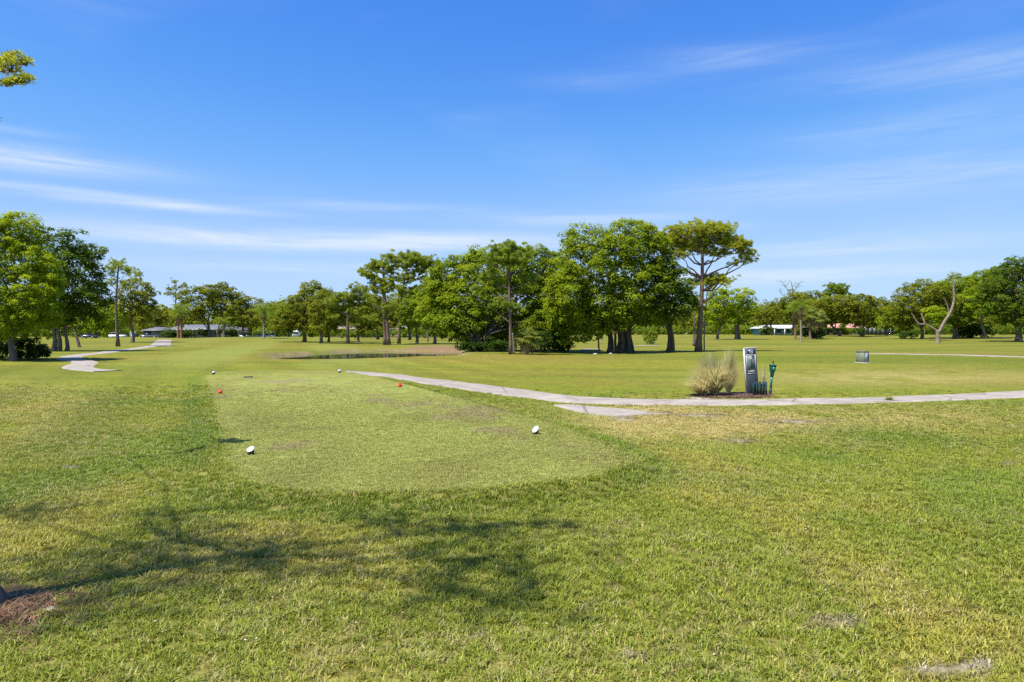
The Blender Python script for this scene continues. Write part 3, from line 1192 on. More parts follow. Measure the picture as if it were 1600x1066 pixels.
def pine(name, label, base, pads, mat='pine', w=6, top=None, D=None, group=None, pr=5.0, dens=1.0, nn=60, stems=None, lean=0.0, cat='tree'):
    """tall bare trunk, flat pads of needle tufts on rising limbs"""
    site = Site(base[0], base[1] if D is None else None, D)
    e = empty(name, site.o, label, cat, group)
    mb = MB()
    PL = lobes_local(site, pads)
    ztop = max(c[2] for c, r in PL) if top is None else site.loc(0, top)[2]
    R = w * site.s / 2
    trunks = []
    xc = np.mean([c[0] for c, r in PL])
    for sx in ([0.0] if stems is None else [(px - 800) * site.s - site.o.x for px in stems]):
        t = np.linspace(0, 1, 10)
        bow = rng.uniform(-.02, .02) * ztop
        pts = np.column_stack([sx + (xc * .55 + lean - sx) * t ** 1.8 + bow * np.sin(t * 3.1), .02 * ztop * np.sin(t * 4 + 2 + sx), -.15 + (ztop + .15) * t])
        rad = R * (1.18 - .72 * t)
        rad[0] *= 1.45
        rad[1] *= 1.08
        mb.tube(pts, rad, 9)
        trunks.append((pts, rad))
    Vs, Ts = [], []
    prm = pr * site.s
    for c, r in PL:
        pts, rad = trunks[int(rng.integers(len(trunks)))]
        hz = np.clip(c[2] - rng.uniform(.05, .18) * ztop - .25 * abs(c[0] - xc), .35 * ztop, ztop * .97)
        i = int(np.argmin(abs(pts[:, 2] - hz)))
        mb.tube(bend(pts[i], c, -.06, 6, .03), np.linspace(rad[i] * .55, rad[i] * .16, 6), 6)
        n = max(8, int(r[0] * r[1] / prm ** 2 * 2.6 * dens))
        d = rand_dirs(n) * (rng.random(n) ** .4)[:, None]
        P = c + d * r
        P[:, 2] += .25 * r[2] * (rng.random(n) - .2)
        for q in P[::3]:
            mb.tube(bend(c + (q - c) * rng.uniform(0, .3), q, -.05, 3, .03), np.linspace(rad[i] * .16, rad[i] * .06, 3), 4, False)
        # each branch end carries a few tufts
        P = np.concatenate([P, P + rng.normal(0, prm * .6, P.shape)])
        v, t_ = needle_puffs(P, prm, nn)
        Vs.append(v)
        Ts.append(t_)
    mb.build('trunk', M['pinebark'], e, True)
    leaf_object('crown', np.concatenate(Vs), np.concatenate(Ts), M[mat], e)
    return e


def frond_mesh(name, L, droop, nleaf=22, wid=.16, leaflen=.32, seed=0, updeg=50, hang=.6):
    """feather frond: arching rib with leaflets on both sides, lying along +X"""
    r_ = np.random.default_rng(seed)
    t = np.linspace(0, 1, nleaf)
    a0 = math.radians(updeg)
    ang = a0 - droop * t
    dx = np.cumsum(np.cos(ang)) / nleaf * L
    dz = np.cumsum(np.sin(ang)) / nleaf * L
    rib = np.column_stack([dx, np.zeros(nleaf), dz])
    V, T = [], []
    for i in range(1, nleaf):
        ll = leaflen * L * (math.sin(math.pi * min(t[i] * .9 + .12, 1)) ** .6)
        tx, tz = math.cos(ang[i]), math.sin(ang[i])
        for sgn in (-1, 1):
            tip = rib[i] + np.array([tx * ll * .55, sgn * ll * .75, tz * ll * .4 - ll * hang * r_.uniform(.6, 1.2)])
            h = L * .013 * (1 + wid)
            b0, b1 = rib[i] - np.array([tx, 0, tz]) * h, rib[i] + np.array([tx, 0, tz]) * h
            m = (rib[i] + tip) / 2 + np.array([0, 0, .05 * ll])
            V.append([b0, m - np.array([tx, 0, tz]) * h * 1.1, tip, m + np.array([tx, 0, tz]) * h * 1.1])
            T.append(np.clip(.5 + r_.normal(0, .2), 0, 1))
    for i in range(nleaf - 1):
        h = L * .010 * (1.3 - t[i])
        V.append([rib[i] + (0, h, 0), rib[i + 1] + (0, h, 0), rib[i + 1] - (0, h, 0), rib[i] - (0, h, 0)])
        T.append(.6)
    V = np.array(V)
    return mesh_np(name, V.reshape(-1, 3), [np.arange(len(V) * 4).reshape(-1, 4)], False, {'tint': np.array(T)})


def fan_mesh(name, L, seed=0):
    """fan frond: stalk with a pleated fan of narrow blades"""
    r_ = np.random.default_rng(seed)
    V, T = [], []
    st = L * .45
    V.append([(0, -.02 * L, 0), (st, -.012 * L, .10 * L), (st, .012 * L, .10 * L), (0, .02 * L, 0)])
    T.append(.6)
    hub = np.array([st, 0, .10 * L])
    for k in range(17):
        a = math.radians(-125 + 250 * k / 16)
        ll = L * .58 * (1 - .25 * abs(k - 8) / 8) * r_.uniform(.9, 1.1)
        d = np.array([math.cos(a), math.sin(a), .06])
        tip = hub + d * ll + np.array([0, 0, -ll * .38 * r_.uniform(.6, 1.3)])
        m = hub + d * ll * .6
        s = np.array([-math.sin(a), math.cos(a), 0]) * L * .04
        V.append([hub, m - s, tip, m + s])
        T.append(np.clip(.5 + r_.normal(0, .18), 0, 1))
    V = np.array(V)
    return mesh_np(name, V.reshape(-1, 3), [np.arange(len(V) * 4).reshape(-1, 4)], False, {'tint': np.array(T)})


def palm(name, label, base, hub, flen, kind='feather', w=4, D=None, group=None, nf=16, bark_='palmbark', dead=3, hubx=None, mat=None):
    """palm: ringed trunk and separate fronds. hub = photo row of the crown's heart, flen = frond length in photo pixels"""
    site = Site(base[0], base[1] if D is None else None, D)
    e = empty(name, site.o, label, 'palm', group)
    hp = site.loc(hubx or base[0], hub)
    mb = MB()
    t = np.linspace(0, 1, 26)
    rad = w * site.s / 2 * (1.05 - .25 * t) * (1 + .05 * (np.arange(26) % 2))
    rad[0] *= 1.5
    rad[1] *= 1.15
    pts = np.column_stack([hp[0] * t ** 1.5, .03 * hp[2] * np.sin(t * 2), -.15 + (hp[2] + .15) * t])
    mb.tube(pts, rad, 9)
    mb.build('trunk', M[bark_], e, True)
    Lm = flen * site.s
    mat = M[mat] if mat else (M['palm'] if kind == 'feather' else M['sabal'])
    if kind == 'feather':
        kinds = [frond_mesh('frond', Lm, 1.5, 22, seed=1, updeg=72), frond_mesh('frond', Lm, 1.7, 22, seed=2, updeg=45), frond_mesh('frond', Lm, 1.6, 22, seed=3, updeg=15)]
    else:
        kinds = [fan_mesh('frond', Lm, 1), fan_mesh('frond', Lm, 2), fan_mesh('frond', Lm, 3)]
    dk = kinds[2].copy()
    for m in kinds:
        m.materials.append(mat)
    dk.materials.append(M['deadfrond'])
    for i in range(nf + dead):
        isd = i >= nf
        me = dk if isd else kinds[i % 3]
        f = bpy.data.objects.new('frond', me)
        COL.objects.link(f)
        f.parent = e
        f.location = pts[-1]
        TRI[0] += 2 * len(me.polygons)
        rz = i * 2.399 + rng.uniform(-.2, .2)
        if kind == 'feather':
            tilt = (1.0 if isd else rng.uniform(-.12, .2))
        else:
            tilt = (1.25 if isd else -1.2 + 1.75 * (i / nf) + rng.uniform(-.1, .1))
        f.rotation_euler = (rng.uniform(-.15, .15), tilt, rz)
        q = rng.uniform(.85, 1.1)
        f.scale = (q, q, q)
    return e


def bare(name, label, base, limbs, D=None, mat='deadbark', group=None, twigs=0):
    """dead tree: limbs = lists of (px, py, width px)"""
    site = Site(base[0], base[1] if D is None else None, D)
    e = empty(name, site.o, label, 'tree', group)
    for k, L in enumerate(limbs):
        mb = MB()
        dep = rng.uniform(-.6, .6)
        P = np.array([site.loc(px, py, dep * (i / max(len(L) - 1, 1)) if k else 0) for i, (px, py, w_) in enumerate(L)])
        R = np.array([w_ * site.s / 2 for _, _, w_ in L])
        Q = resample(np.column_stack([P, R]), max(.12, 1.2 * site.s))
        Q[:, :3] += rng.normal(0, .12 * site.s, (len(Q), 3))
        if k == 0:
            Q[0, 2] -= .2
            Q[0, 3] *= 1.3
        mb.tube(Q[:, :3], Q[:, 3], 7)
        for _ in range(twigs):
            i = int(rng.integers(len(Q) // 3, len(Q)))
            d = rand_dirs(1)[0]
            d[2] = abs(d[2])
            q = Q[i, :3] + d * rng.uniform(4, 12) * site.s
            mb.tube(bend(Q[i, :3], q, .1, 4, .06), np.linspace(Q[i, 3] * .6, .25 * site.s, 4), 4)
        mb.build('trunk' if k == 0 else 'branch', M[mat], e, True)
    return e


def shrub(name, label, base, lobes, mat='shrub', D=None, group=None, cr=None, ls=None, dens=1.0, stems=5, cat='shrub'):
    site = Site(base[0], base[1] if D is None else None, D)
    e = empty(name, site.o, label, cat, group)
    near_ = site.D < 80
    V, T, LB = crown_broad(site, lobes, cr or (6 if near_ else 4.5), ls or (4 if near_ else 3.0), dens, .5)
    for k in range(stems):
        mb = MB()
        c, r = LB[k % len(LB)]
        p = np.array([c[0] + rng.uniform(-.6, .6) * r[0], rng.uniform(-.3, .3), -.1])
        q = c + rand_dirs(1)[0] * r * .5
        mb.tube(bend(p, q, .02, 4, .04), np.linspace(.9, .3, 4) * site.s, 5)
        mb.build('stem', M['bark'], e, True)
    leaf_object('foliage', V, T, M[mat], e)
    return e


# ---- left side
broad('broadleaf_tree', 'bright green bushy tree nearest on the left edge', (18, 564),
      [(5, 430, 62, 62), (55, 462, 36, 48), (-30, 380, 60, 50), (28, 362, 30, 30), (62, 420, 24, 34), (15, 505, 42, 24), (70, 490, 20, 24)],
      'bright', 9, 525, cr=7.5, ls=3.6, dens=1.1)
broad('ficus_tree', 'dense dark green tree behind the bright tree on the left', (98, 549),
      [(112, 432, 46, 44), (96, 396, 38, 32), (135, 465, 28, 36), (88, 482, 44, 28), (134, 396, 18, 18), (120, 492, 30, 20), (60, 480, 40, 34)],
      'darkficus', 7, 512, stems=[(86, 6), (93, 6), (101, 5)], bark_='bark')
bare('leaning_stump', 'bare leaning grey trunk under the dark left tree', (124, 543), [[(124, 543, 5), (121, 532, 4.4), (118, 522, 3.6), (112, 512, 3)]], mat='bark')
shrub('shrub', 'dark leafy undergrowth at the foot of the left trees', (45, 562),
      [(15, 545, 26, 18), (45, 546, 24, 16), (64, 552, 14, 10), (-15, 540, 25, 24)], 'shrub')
pine('pine_tree', 'slender tall pine beside the left cart path', (183, 541.5),
     [(180, 417, 15, 7), (199, 424, 15, 7), (214, 433, 11, 8), (171, 428, 9, 7), (172, 441, 10, 6), (195, 443, 8, 4), (187, 410, 10, 5)], 'pine', 4.4, top=415, pr=3.6, nn=40)
broad('oak_tree', 'round olive oak just right of the slender pine', (206, 535.5),
      [(212, 458, 24, 20), (200, 478, 22, 18), (226, 474, 15, 18), (215, 495, 20, 12)], 'olive', 5, 500)
broad('broadleaf_tree', 'pale green trees behind the parked white car', (150, 0), [(160, 492, 20, 24), (138, 505, 18, 18), (178, 500, 14, 22)], 'bright', 4, 515, D=215, dens=.9)
broad('broadleaf_tree', 'low olive tree left of the clubhouse', (240, 0), [(235, 508, 18, 12), (250, 502, 14, 10), (228, 495, 14, 14), (246, 488, 16, 12)], 'olive', 4, 518, D=225)
pine('pine_tree', 'sparse thin pine rising above the clubhouse roof', (276, 0),
     [(268, 452, 9, 4), (283, 449, 7, 3), (263, 460, 8, 4), (277, 462, 8, 4), (272, 441, 5, 3), (288, 446, 3, 2)], 'olive', 2.6, top=444, D=230, pr=3, nn=30)
broad('oak_tree', 'big spreading oak with many limbs before the clubhouse', (335, 0),
      [(305, 468, 26, 17), (330, 456, 24, 10), (347, 460, 22, 13), (298, 488, 26, 17), (350, 480, 18, 18), (362, 500, 14, 12), (322, 480, 24, 16)],
      'oak', 5, 517, D=185, stems=[(326, 3.5), (334, 4), (341, 3.5), (330, 3)], dens=.85)
broad('oak_tree', 'mid sized oak between clubhouse and coconut palm', (380, 0),
      [(372, 469, 14, 10), (387, 479, 17, 13), (374, 494, 22, 18), (398, 497, 16, 14)], 'oak', 4, 512, D=205)
palm('palm_tree', 'bright palm with orange trunk before the clubhouse', (283, 0), 484, 20, D=178, w=3.2, bark_='orangebark', nf=18)
palm('palm_tree', 'second orange trunked palm left of its taller twin', (278, 0), 492, 17, D=176, w=3, bark_='orangebark', nf=14)
palm('palm_tree', 'short light green palm right of the spreading oak', (349, 0), 503, 16, D=176, w=3, nf=16)
palm('palm_tree', 'tall grey stemmed coconut palm by the golf carts', (412, 529), 484, 22, w=3, nf=18, dead=5)
broad('broadleaf_tree', 'rounded tree right of the coconut palm', (432, 0), [(430, 488, 19, 15), (448, 480, 15, 10), (440, 506, 22, 14), (462, 496, 14, 12)], 'mid', 4, 516, D=200)
# ---- row behind the pond
broad('oak_tree', 'leftmost oak of the row beyond the pond', (475, 535),
      [(466, 488, 32, 21), (450, 506, 24, 15), (490, 468, 23, 17), (488, 449, 15, 10), (482, 508, 20, 13), (505, 462, 14, 10)], 'oak', 5.5, 512)
broad('oak_tree', 'second oak of the row beyond the pond', (501, 536.5), [(503, 482, 20, 24), (518, 490, 20, 18), (506, 511, 17, 10)], 'oak', 4.6, 515)
broad('broadleaf_tree', 'thin stemmed tree between second oak and spreading pine', (513, 534.5), [(524, 500, 18, 16), (516, 476, 17, 14)], 'olive', 3.2, 514)
pine('pine_tree', 'spreading low pine in the middle of the row beyond the pond', (543, 537.5),
     [(520, 472, 14, 7), (543, 464, 17, 7), (558, 450, 12, 8), (533, 484, 12, 6), (556, 488, 15, 8), (580, 466, 12, 8), (570, 478, 14, 6), (545, 500, 16, 8), (525, 498, 12, 8), (575, 500, 16, 9), (550, 474, 18, 9), (530, 466, 14, 8), (565, 464, 14, 8)],
     'pine', 5, top=462, pr=4.2)
broad('broadleaf_tree', 'slim dark tree just right of the spreading low pine', (559, 535), [(574, 490, 22, 20), (563, 509, 17, 11)], 'oak', 3.4, 515)
pine('pine_tree', 'tall twin stemmed pine with open crown beyond the pond', (604, 539.5),
     [(590, 414, 18, 7), (575, 430, 18, 7), (608, 404, 14, 7), (592, 440, 18, 6), (618, 436, 12, 7), (566, 425, 8, 4), (600, 455, 14, 6), (585, 470, 12, 6), (610, 480, 14, 8), (596, 495, 12, 7), (600, 422, 18, 8), (582, 418, 14, 7), (620, 412, 12, 7), (606, 446, 16, 7), (578, 452, 14, 7)],
     'pine', 5, top=430, pr=4.4, stems=[602, 607], dens=1.2)
pine('pine_tree', 'tallest pine of the row with flat topped crown', (623, 537.5),
     [(636, 402, 18, 6), (658, 408, 20, 8), (680, 411, 8, 7), (630, 418, 14, 7), (655, 424, 16, 6), (626, 455, 14, 8), (643, 468, 14, 9), (665, 440, 14, 8), (615, 480, 12, 8), (646, 412, 20, 8), (668, 418, 16, 8), (640, 436, 16, 8), (655, 455, 14, 9)],
     'pine', 4.2, top=415, pr=4.4, dens=1.2)
broad('broadleaf_tree', 'slim tree under the tallest pine', (651, 537.5), [(643, 490, 20, 24), (664, 480, 20, 24)], 'mid', 4.2, 512)
broad('broadleaf_tree', 'dark tree at the left end of the ficus mass', (679, 537.5), [(682, 490, 26, 28), (665, 502, 18, 16), (690, 462, 24, 22)], 'ficus', 4.4, 514)
bare('slim_trunk', 'thin bare trunk beside the dark tree beyond the pond', (668.5, 534.5), [[(668.5, 534.5, 2.6), (668, 520, 2.3), (669, 500, 1.8)]], mat='bark')
broad('broadleaf_tree', 'soft green tree behind the twin stemmed pine', (590, 0), [(585, 490, 26, 20), (612, 484, 24, 22), (560, 498, 18, 14), (600, 506, 24, 10)], 'olive', 4, 514, D=150)
broad('broadleaf_tree', 'soft green tree behind the tallest pine', (640, 0), [(640, 476, 26, 22), (662, 462, 20, 18), (630, 500, 22, 14)], 'mid', 4, 514, D=152)
broad('broadleaf_tree', 'wide low tree left of the leftmost oak of the row', (450, 0), [(452, 496, 22, 16), (434, 504, 18, 12), (470, 500, 16, 14)], 'mid', 4, 514, D=165)
# ---- central group
broad('ficus_tree', 'huge spreading ficus reaching to the ground, left of centre', (745, 550),
      [(735, 462, 60, 52), (698, 448, 38, 40), (672, 482, 30, 32), (768, 416, 44, 36), (828, 424, 36, 40), (800, 470, 58, 56), (757, 512, 48, 30), (846, 476, 28, 50),
       (838, 392, 18, 14), (742, 402, 18, 14), (700, 505, 26, 24), (815, 522, 44, 22), (868, 430, 16, 30), (735, 530, 34, 18), (785, 533, 30, 16), (722, 497, 44, 38, -1.5), (765, 470, 44, 40, -1.0), (866, 478, 28, 44, -1), (862, 522, 26, 22, -1), (790, 430, 50, 40, 1), (705, 472, 40, 36, 1), (700, 440, 40, 40, 0), (740, 430, 46, 40, 1), (852, 500, 34, 36, -2), (868, 420, 24, 34, 0)],
      'ficus', 26, 522, stems=[(735, 8), (748, 10), (762, 7)], bark_='ficusbark', dens=1.0, back=3.5, limb=.28)
pine('pine_tree', 'green pine standing before the huge left ficus', (798, 554),
     [(790, 392, 26, 12), (806, 408, 24, 12), (762, 436, 18, 10), (830, 436, 17, 9), (776, 452, 16, 9), (790, 478, 12, 8), (770, 408, 20, 10), (822, 392, 12, 8), (750, 450, 10, 6), (765, 476, 10, 6), (820, 455, 10, 6)],
     'pinegreen', 4.6, top=400, pr=5.4, nn=64, dens=1.2)
palm('palm_tree', 'small fan palm with orange trunk before the left ficus', (823, 554), 533, 26, 'fan', w=7, bark_='orangebark', nf=20, dead=2)
bare('slim_trunk', 'grey slim trunk just left of the small fan palm', (803, 552), [[(803, 552, 4), (803, 540, 3.6), (801, 520, 3)]], mat='bark')
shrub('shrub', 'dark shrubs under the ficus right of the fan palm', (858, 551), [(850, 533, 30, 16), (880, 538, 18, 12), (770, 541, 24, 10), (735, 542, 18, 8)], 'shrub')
for k, (px, lab) in enumerate([(866, 'leftmost thin pole trunk under the ficus edge'), (873, 'second thin pole trunk under the ficus edge'),
                               (881, 'third thin pole trunk under the ficus edge'), (888, 'rightmost thin pole trunk under the ficus edge')]):
    bare('slim_trunk', lab, (px, 550.5), [[(px, 550.5, 2.6), (px + .5, 535, 2.4), (px + 1 - k * .5, 512, 2)]], mat='bark', group='thin trunks under the ficus')
broad('ficus_tree', 'tall banyan with thick fused trunk right of centre', (978, 552.5),
      [(938, 418, 56, 50), (922, 384, 38, 30), (988, 368, 34, 26), (1002, 402, 40, 40), (958, 470, 58, 38), (898, 450, 36, 44), (882, 494, 26, 32), (1018, 452, 34, 36),
       (912, 500, 26, 24), (1004, 492, 34, 20), (888, 376, 14, 9), (960, 500, 22, 14), (1030, 420, 20, 22), (895, 520, 24, 20), (925, 515, 24, 14), (945, 440, 50, 46, 1), (985, 440, 44, 44, 0), (1020, 498, 22, 16), (885, 462, 30, 40, -1), (1010, 375, 28, 24, 0)],
      'ficus', 22, 516, stems=[(966, 5), (971, 6.5), (977, 7), (983, 7), (988, 5)], bark_='ficusbark', lean=0, limb=.3)
broad('broadleaf_tree', 'slim brown double trunk left of the banyan trunk', (953, 551), [(948, 478, 18, 20)], 'ficus', 5, 508, stems=[(951, 5), (956, 4)], dens=.6)
bare('slim_trunk', 'brown trunk close against the banyan roots', (962, 549), [[(962, 549, 4.4), (961.5, 530, 4), (962, 505, 3.4)]], mat='pinebark')
bare('slim_trunk', 'thin dark trunk standing apart left of the banyan', (936, 549), [[(936, 549, 2.8), (935, 530, 2.5), (933, 505, 2)]], mat='bark')
broad('broadleaf_tree', 'dark twin trunked tree between banyan and wide pine', (1047, 551),
      [(1050, 450, 28, 32), (1062, 478, 26, 20), (1036, 424, 22, 20), (1040, 490, 22, 14)], 'darkficus', 7, 505, stems=[(1044, 5.5), (1049.5, 6)], bark_='ficusbark')
pine('pine_tree', 'wide yellowish pine with flat crown right of the banyan', (1092, 550),
     [(1090, 362, 42, 12), (1052, 376, 26, 12), (1128, 372, 34, 13), (1164, 393, 19, 13), (1076, 386, 36, 10), (1034, 392, 14, 8), (1122, 394, 24, 7), (1108, 378, 30, 10), (1150, 412, 14, 5),
      (1100, 441, 26, 8), (1131, 440, 17, 6), (1078, 455, 14, 6), (1060, 400, 16, 7), (1060, 362, 24, 9), (1115, 357, 26, 9), (1145, 383, 24, 11), (1100, 392, 20, 8), (1038, 376, 24, 11), (1024, 388, 18, 10), (1075, 372, 30, 11), (1172, 402, 17, 11), (1155, 385, 22, 11), (1130, 360, 24, 9), (1120, 436, 22, 8)],
     'pineyellow', 8.2, top=376, pr=4.4, nn=44, dens=.95)
bare('slim_trunk', 'thin dark pole trunk right against the wide pine', (1100.5, 549.5), [[(1100.5, 549.5, 2.2), (1100.5, 520, 2), (1103, 480, 1.5), (1105, 455, 1)]], mat='bark')
pine('pine_tree', 'distant pine trunk seen left of the wide pine', (1085.5, 541), [(1085, 470, 16, 8), (1078, 486, 14, 8), (1095, 480, 12, 8)], 'pine', 4, top=470, pr=4)
shrub('shrub', 'green bush on the turf behind the banyan', (1017, 538.5), [(1017, 525, 9, 11)], 'mid', stems=3)
# ---- right, far
broad('broadleaf_tree', 'light open tree just right of the wide pine', (1150, 0),
      [(1135, 472, 26, 18), (1160, 464, 16, 12), (1150, 492, 26, 16), (1118, 494, 24, 18), (1172, 482, 10, 14), (1120, 462, 16, 12)], 'bright', 5, 508, D=150, dens=.8, stems=[(1150, 5), (1155, 4), (1120, 4)])
broad('broadleaf_tree', 'olive trees left of the white roofed house', (1205, 0), [(1200, 494, 14, 13), (1212, 484, 16, 12), (1187, 498, 12, 14)], 'olive', 3, 508, D=215)
broad('oak_tree', 'domed dark oak below the bare twigs', (1240, 0), [(1240, 474, 20, 14), (1264, 468, 20, 10), (1224, 486, 14, 11), (1255, 484, 24, 12)], 'oak', 4, 505, D=205)
bare('dead_tree', 'leafless twiggy treetop above the domed oak', (1240, 0),
     [[(1240, 523, 3), (1240, 480, 2.4), (1239, 455, 1.6), (1236, 440, .9)], [(1239, 462, 1.3), (1228, 448, .9), (1222, 440, .5)], [(1239, 458, 1.3), (1248, 446, .9), (1255, 438, .5)],
      [(1240, 470, 1.2), (1224, 462, .8), (1217, 452, .5)]], D=209, twigs=9)
palm('palm_tree', 'tall feather palm with pale trunk on the right fairway', (1252, 534.5), 479, 24, w=3, nf=18, dead=4)
palm('palm_tree', 'thicker trunked feather palm just left of the tall one', (1243, 530), 486, 22, w=3.6, nf=14, dead=6, bark_='pinebark')
palm('palm_tree', 'fan palm with skirt of dead fronds, left of its pair', (1266, 530.5), 494, 18, 'fan', w=3.6, nf=18, dead=8, bark_='pinebark')
palm('palm_tree', 'fan palm with skirt of dead fronds, right of its pair', (1275, 529.5), 499, 18, 'fan', w=3.6, nf=18, dead=8, bark_='pinebark', hubx=1279)
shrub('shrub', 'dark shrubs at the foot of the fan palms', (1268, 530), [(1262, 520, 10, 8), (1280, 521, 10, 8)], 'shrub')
broad('oak_tree', 'oak with trunk leaning left over the pink roofed house', (1313, 0),
      [(1298, 480, 36, 15), (1322, 490, 28, 15), (1285, 496, 20, 13), (1312, 474, 24, 10)], 'oak', 4, 508, D=190, lean=-2.4)
pine('pine_tree', 'round headed pine on the right skyline', (1305, 0), [(1305, 453, 18, 8), (1294, 461, 11, 6), (1317, 461, 11, 6), (1305, 448, 12, 5)], 'pinegreen', 2.6, top=460, D=225, pr=3.2, dens=1.4)
broad('broadleaf_tree', 'upright olive tree right of the pink roofed house', (1347, 0),
      [(1345, 480, 19, 19), (1361, 486, 14, 14), (1334, 491, 16, 14), (1352, 505, 16, 9)], 'olive', 4.5, 512, D=185, stems=[(1344, 3), (1349, 3.5)])
shrub('shrub', 'dark bush at the foot of the upright olive tree', (1346, 0), [(1346, 519, 8, 5)], 'shrub', D=180)
broad('broadleaf_tree', 'pale feathery trees left of the dead snag', (1385, 0), [(1382, 497, 18, 11), (1398, 505, 16, 11), (1372, 508, 12, 9)], 'bright', 3, 516, D=200, dens=.8)
broad('oak_tree', 'broad dark oak behind the dead snag', (1441, 530),
      [(1442, 462, 34, 22), (1420, 486, 32, 22), (1456, 492, 28, 20), (1406, 503, 22, 15), (1470, 470, 22, 18)], 'oak', 4.6, 510)
bare('dead_tree', 'broken dead tree with pale bare limbs on the right fairway', (1465.5, 536.5),
     [[(1465.5, 536.5, 8), (1465.5, 528, 6.5), (1465, 515, 6)], [(1467, 520, 5), (1474, 505, 4.6), (1484, 488, 4.2), (1489, 470, 3.6), (1488, 448, 3), (1485, 427, 1)],
      [(1465, 518, 3.6), (1457, 512, 3), (1447, 507, 2.6), (1438, 506, 2.2), (1432, 498, 1.6), (1427, 489, 1)], [(1446, 507, 2.2), (1444, 498, 2), (1441, 489, 1.2)],
      [(1483, 490, 1.8), (1480, 476, 1.5), (1474, 465, .8)]])
broad('broadleaf_tree', 'small yellow green tree just behind the dead snag', (1463, 0), [(1462, 493, 14, 12), (1462, 506, 10, 7)], 'bright', 3, 514, D=140)
broad('broadleaf_tree', 'two stemmed tree right of the dead snag', (1494, 529.5), [(1500, 499, 14, 10), (1504, 480, 18, 13), (1488, 505, 9, 6)], 'mid', 4.4, 512, stems=[(1489.5, 3.6), (1495.5, 4.2)])
broad('broadleaf_tree', 'bright lime tree with leaning trunk at the right', (1540, 529.5),
      [(1529, 468, 24, 13), (1510, 478, 13, 8), (1546, 457, 18, 12), (1526, 489, 11, 8), (1545, 478, 18, 10)], 'bright', 4.6, 505, lean=-1.0, dens=.85)
broad('ficus_tree', 'tall dark ficus at the right edge', (1592, 0),
      [(1590, 448, 40, 38), (1602, 420, 28, 18), (1560, 470, 24, 32), (1612, 490, 48, 28), (1640, 440, 40, 36), (1575, 420, 14, 10)], 'darkficus', 9, 512, D=125, cr=7, ls=3.8)
broad('ficus_tree', 'wide green treetops behind the lime tree', (1515, 0),
      [(1500, 452, 34, 20), (1538, 442, 28, 16), (1470, 462, 28, 18), (1560, 436, 22, 14), (1520, 475, 34, 20), (1484, 476, 34, 26), (1555, 470, 26, 28), (1500, 446, 26, 14)], 'ficus', 7, 505, D=168)
broad('broadleaf_tree', 'green trees on the skyline right of the upright olive tree', (1385, 0), [(1376, 486, 22, 16), (1400, 492, 20, 14), (1358, 478, 16, 12)], 'oak', 4, 512, D=222)
broad('broadleaf_tree', 'leafy tree on the skyline between the fan palms and leaning oak', (1290, 0), [(1286, 482, 22, 16), (1270, 488, 18, 12)], 'mid', 4, 512, D=218)
shrub('shrub', 'dark rounded shrubs left of the lime tree', (1520, 529), [(1514, 515, 20, 12), (1534, 517, 14, 10), (1500, 520, 9, 7)], 'shrub')
shrub('shrub', 'small dark shrub left of the dead snag', (1412, 530), [(1409, 525, 7, 4.5), (1424, 524, 9, 5)], 'shrub')
print('leaf triangles', TRI[0])

# ---- background woods: one mass far behind everything


def far_mass(name, label, D0, D1, x0, x1, hmin, hmax, n, mat, cat='woods', lsz=.9, m=240):
    Vs, Ts = [], []
    for _ in range(n):
        y = rng.uniform(D0, D1)
        x = rng.uniform(x0, x1)
        g = zf(x, y)
        h = rng.uniform(hmin, hmax) * (.8 + .4 * float(vnoise(np.array([x * .03]), np.array([.5]), 5)[0]))
        r = np.array([rng.uniform(.35, .6) * h, .4 * h, .5 * h])
        d = rand_dirs(m)
        Q = np.array([x, y, g + h * .5]) + d * r * rng.uniform(.7, 1.05, (m, 1)) * (1 + .2 * np.sin(d[:, :1] * 7 + x))
        N = d * .6 + np.array([0, 0, .5]) + rng.normal(0, .4, d.shape)
        N /= np.linalg.norm(N, axis=1)[:, None]
        ok = Q[:, 2] > g
        Vs.append(leaf_quads(Q[ok], N[ok], lsz, .6))
        Ts.append(np.clip(rng.normal(.4, .18) + rng.normal(0, .15, ok.sum()), 0, 1))
    V = np.concatenate(Vs)
    V = V[:, :, :] 
    o = leaf_object(name, V, np.concatenate(Ts), M[mat], None)
    return tag(o, label, cat, None, 'stuff')


far_mass('far_woods', 'dense belt of woods closing the view', 270, 340, -300, 330, 10.0, 14.5, 430, 'oak', 'woods', 1.1, 560)
far_mass('far_undergrowth', 'low sunlit undergrowth before the far woods', 240, 262, -260, 290, 2.0, 4.2, 330, 'mid', 'undergrowth', .7, 200)
# ------------------------------------------------------------------ near pine that shades the foreground
e = empty('pine_tree', (-3.56, 4.47, zf(-3.56, 4.47)), 'dark pine trunk and overhanging branches nearest the camera at far left', 'tree')
base_p = np.array(e.location)
mb = MB()
zs = np.array([-.2, 0, .1, .25, .6, 1.5, 3, 5.5, 8, 11, 14])
lean_ = (np.maximum(zs, 0) / 11) ** 1.25
ctr = np.column_stack([-3.0 * lean_, -2.3 * lean_, zs])
mb.tube(ctr, [.27, .225, .175, .13, .095, .075, .065, .055, .045, .03, .02], 14)
Vs, Ts = [], []
pads = []
# ground spots the crown shades, lifted towards the sun to the crown's height
for i in range(34):
    gy = rng.uniform(4.45, 7.0)
    gx = rng.uniform(-.80 * gy - .3, np.interp(gy, [4.5, 5.2, 6, 7], [.15, .2, -.1, .0]))
    if 5.55 < gy < 6.25 and rng.random() < .75:
        continue
    h = rng.uniform(8.5, 12.0)
    k = h / math.tan(_e)
    pads.append((np.array([gx + math.sin(_a) * k, gy + math.cos(_a) * k, h]) - base_p, np.array([.80, .42, .35])))
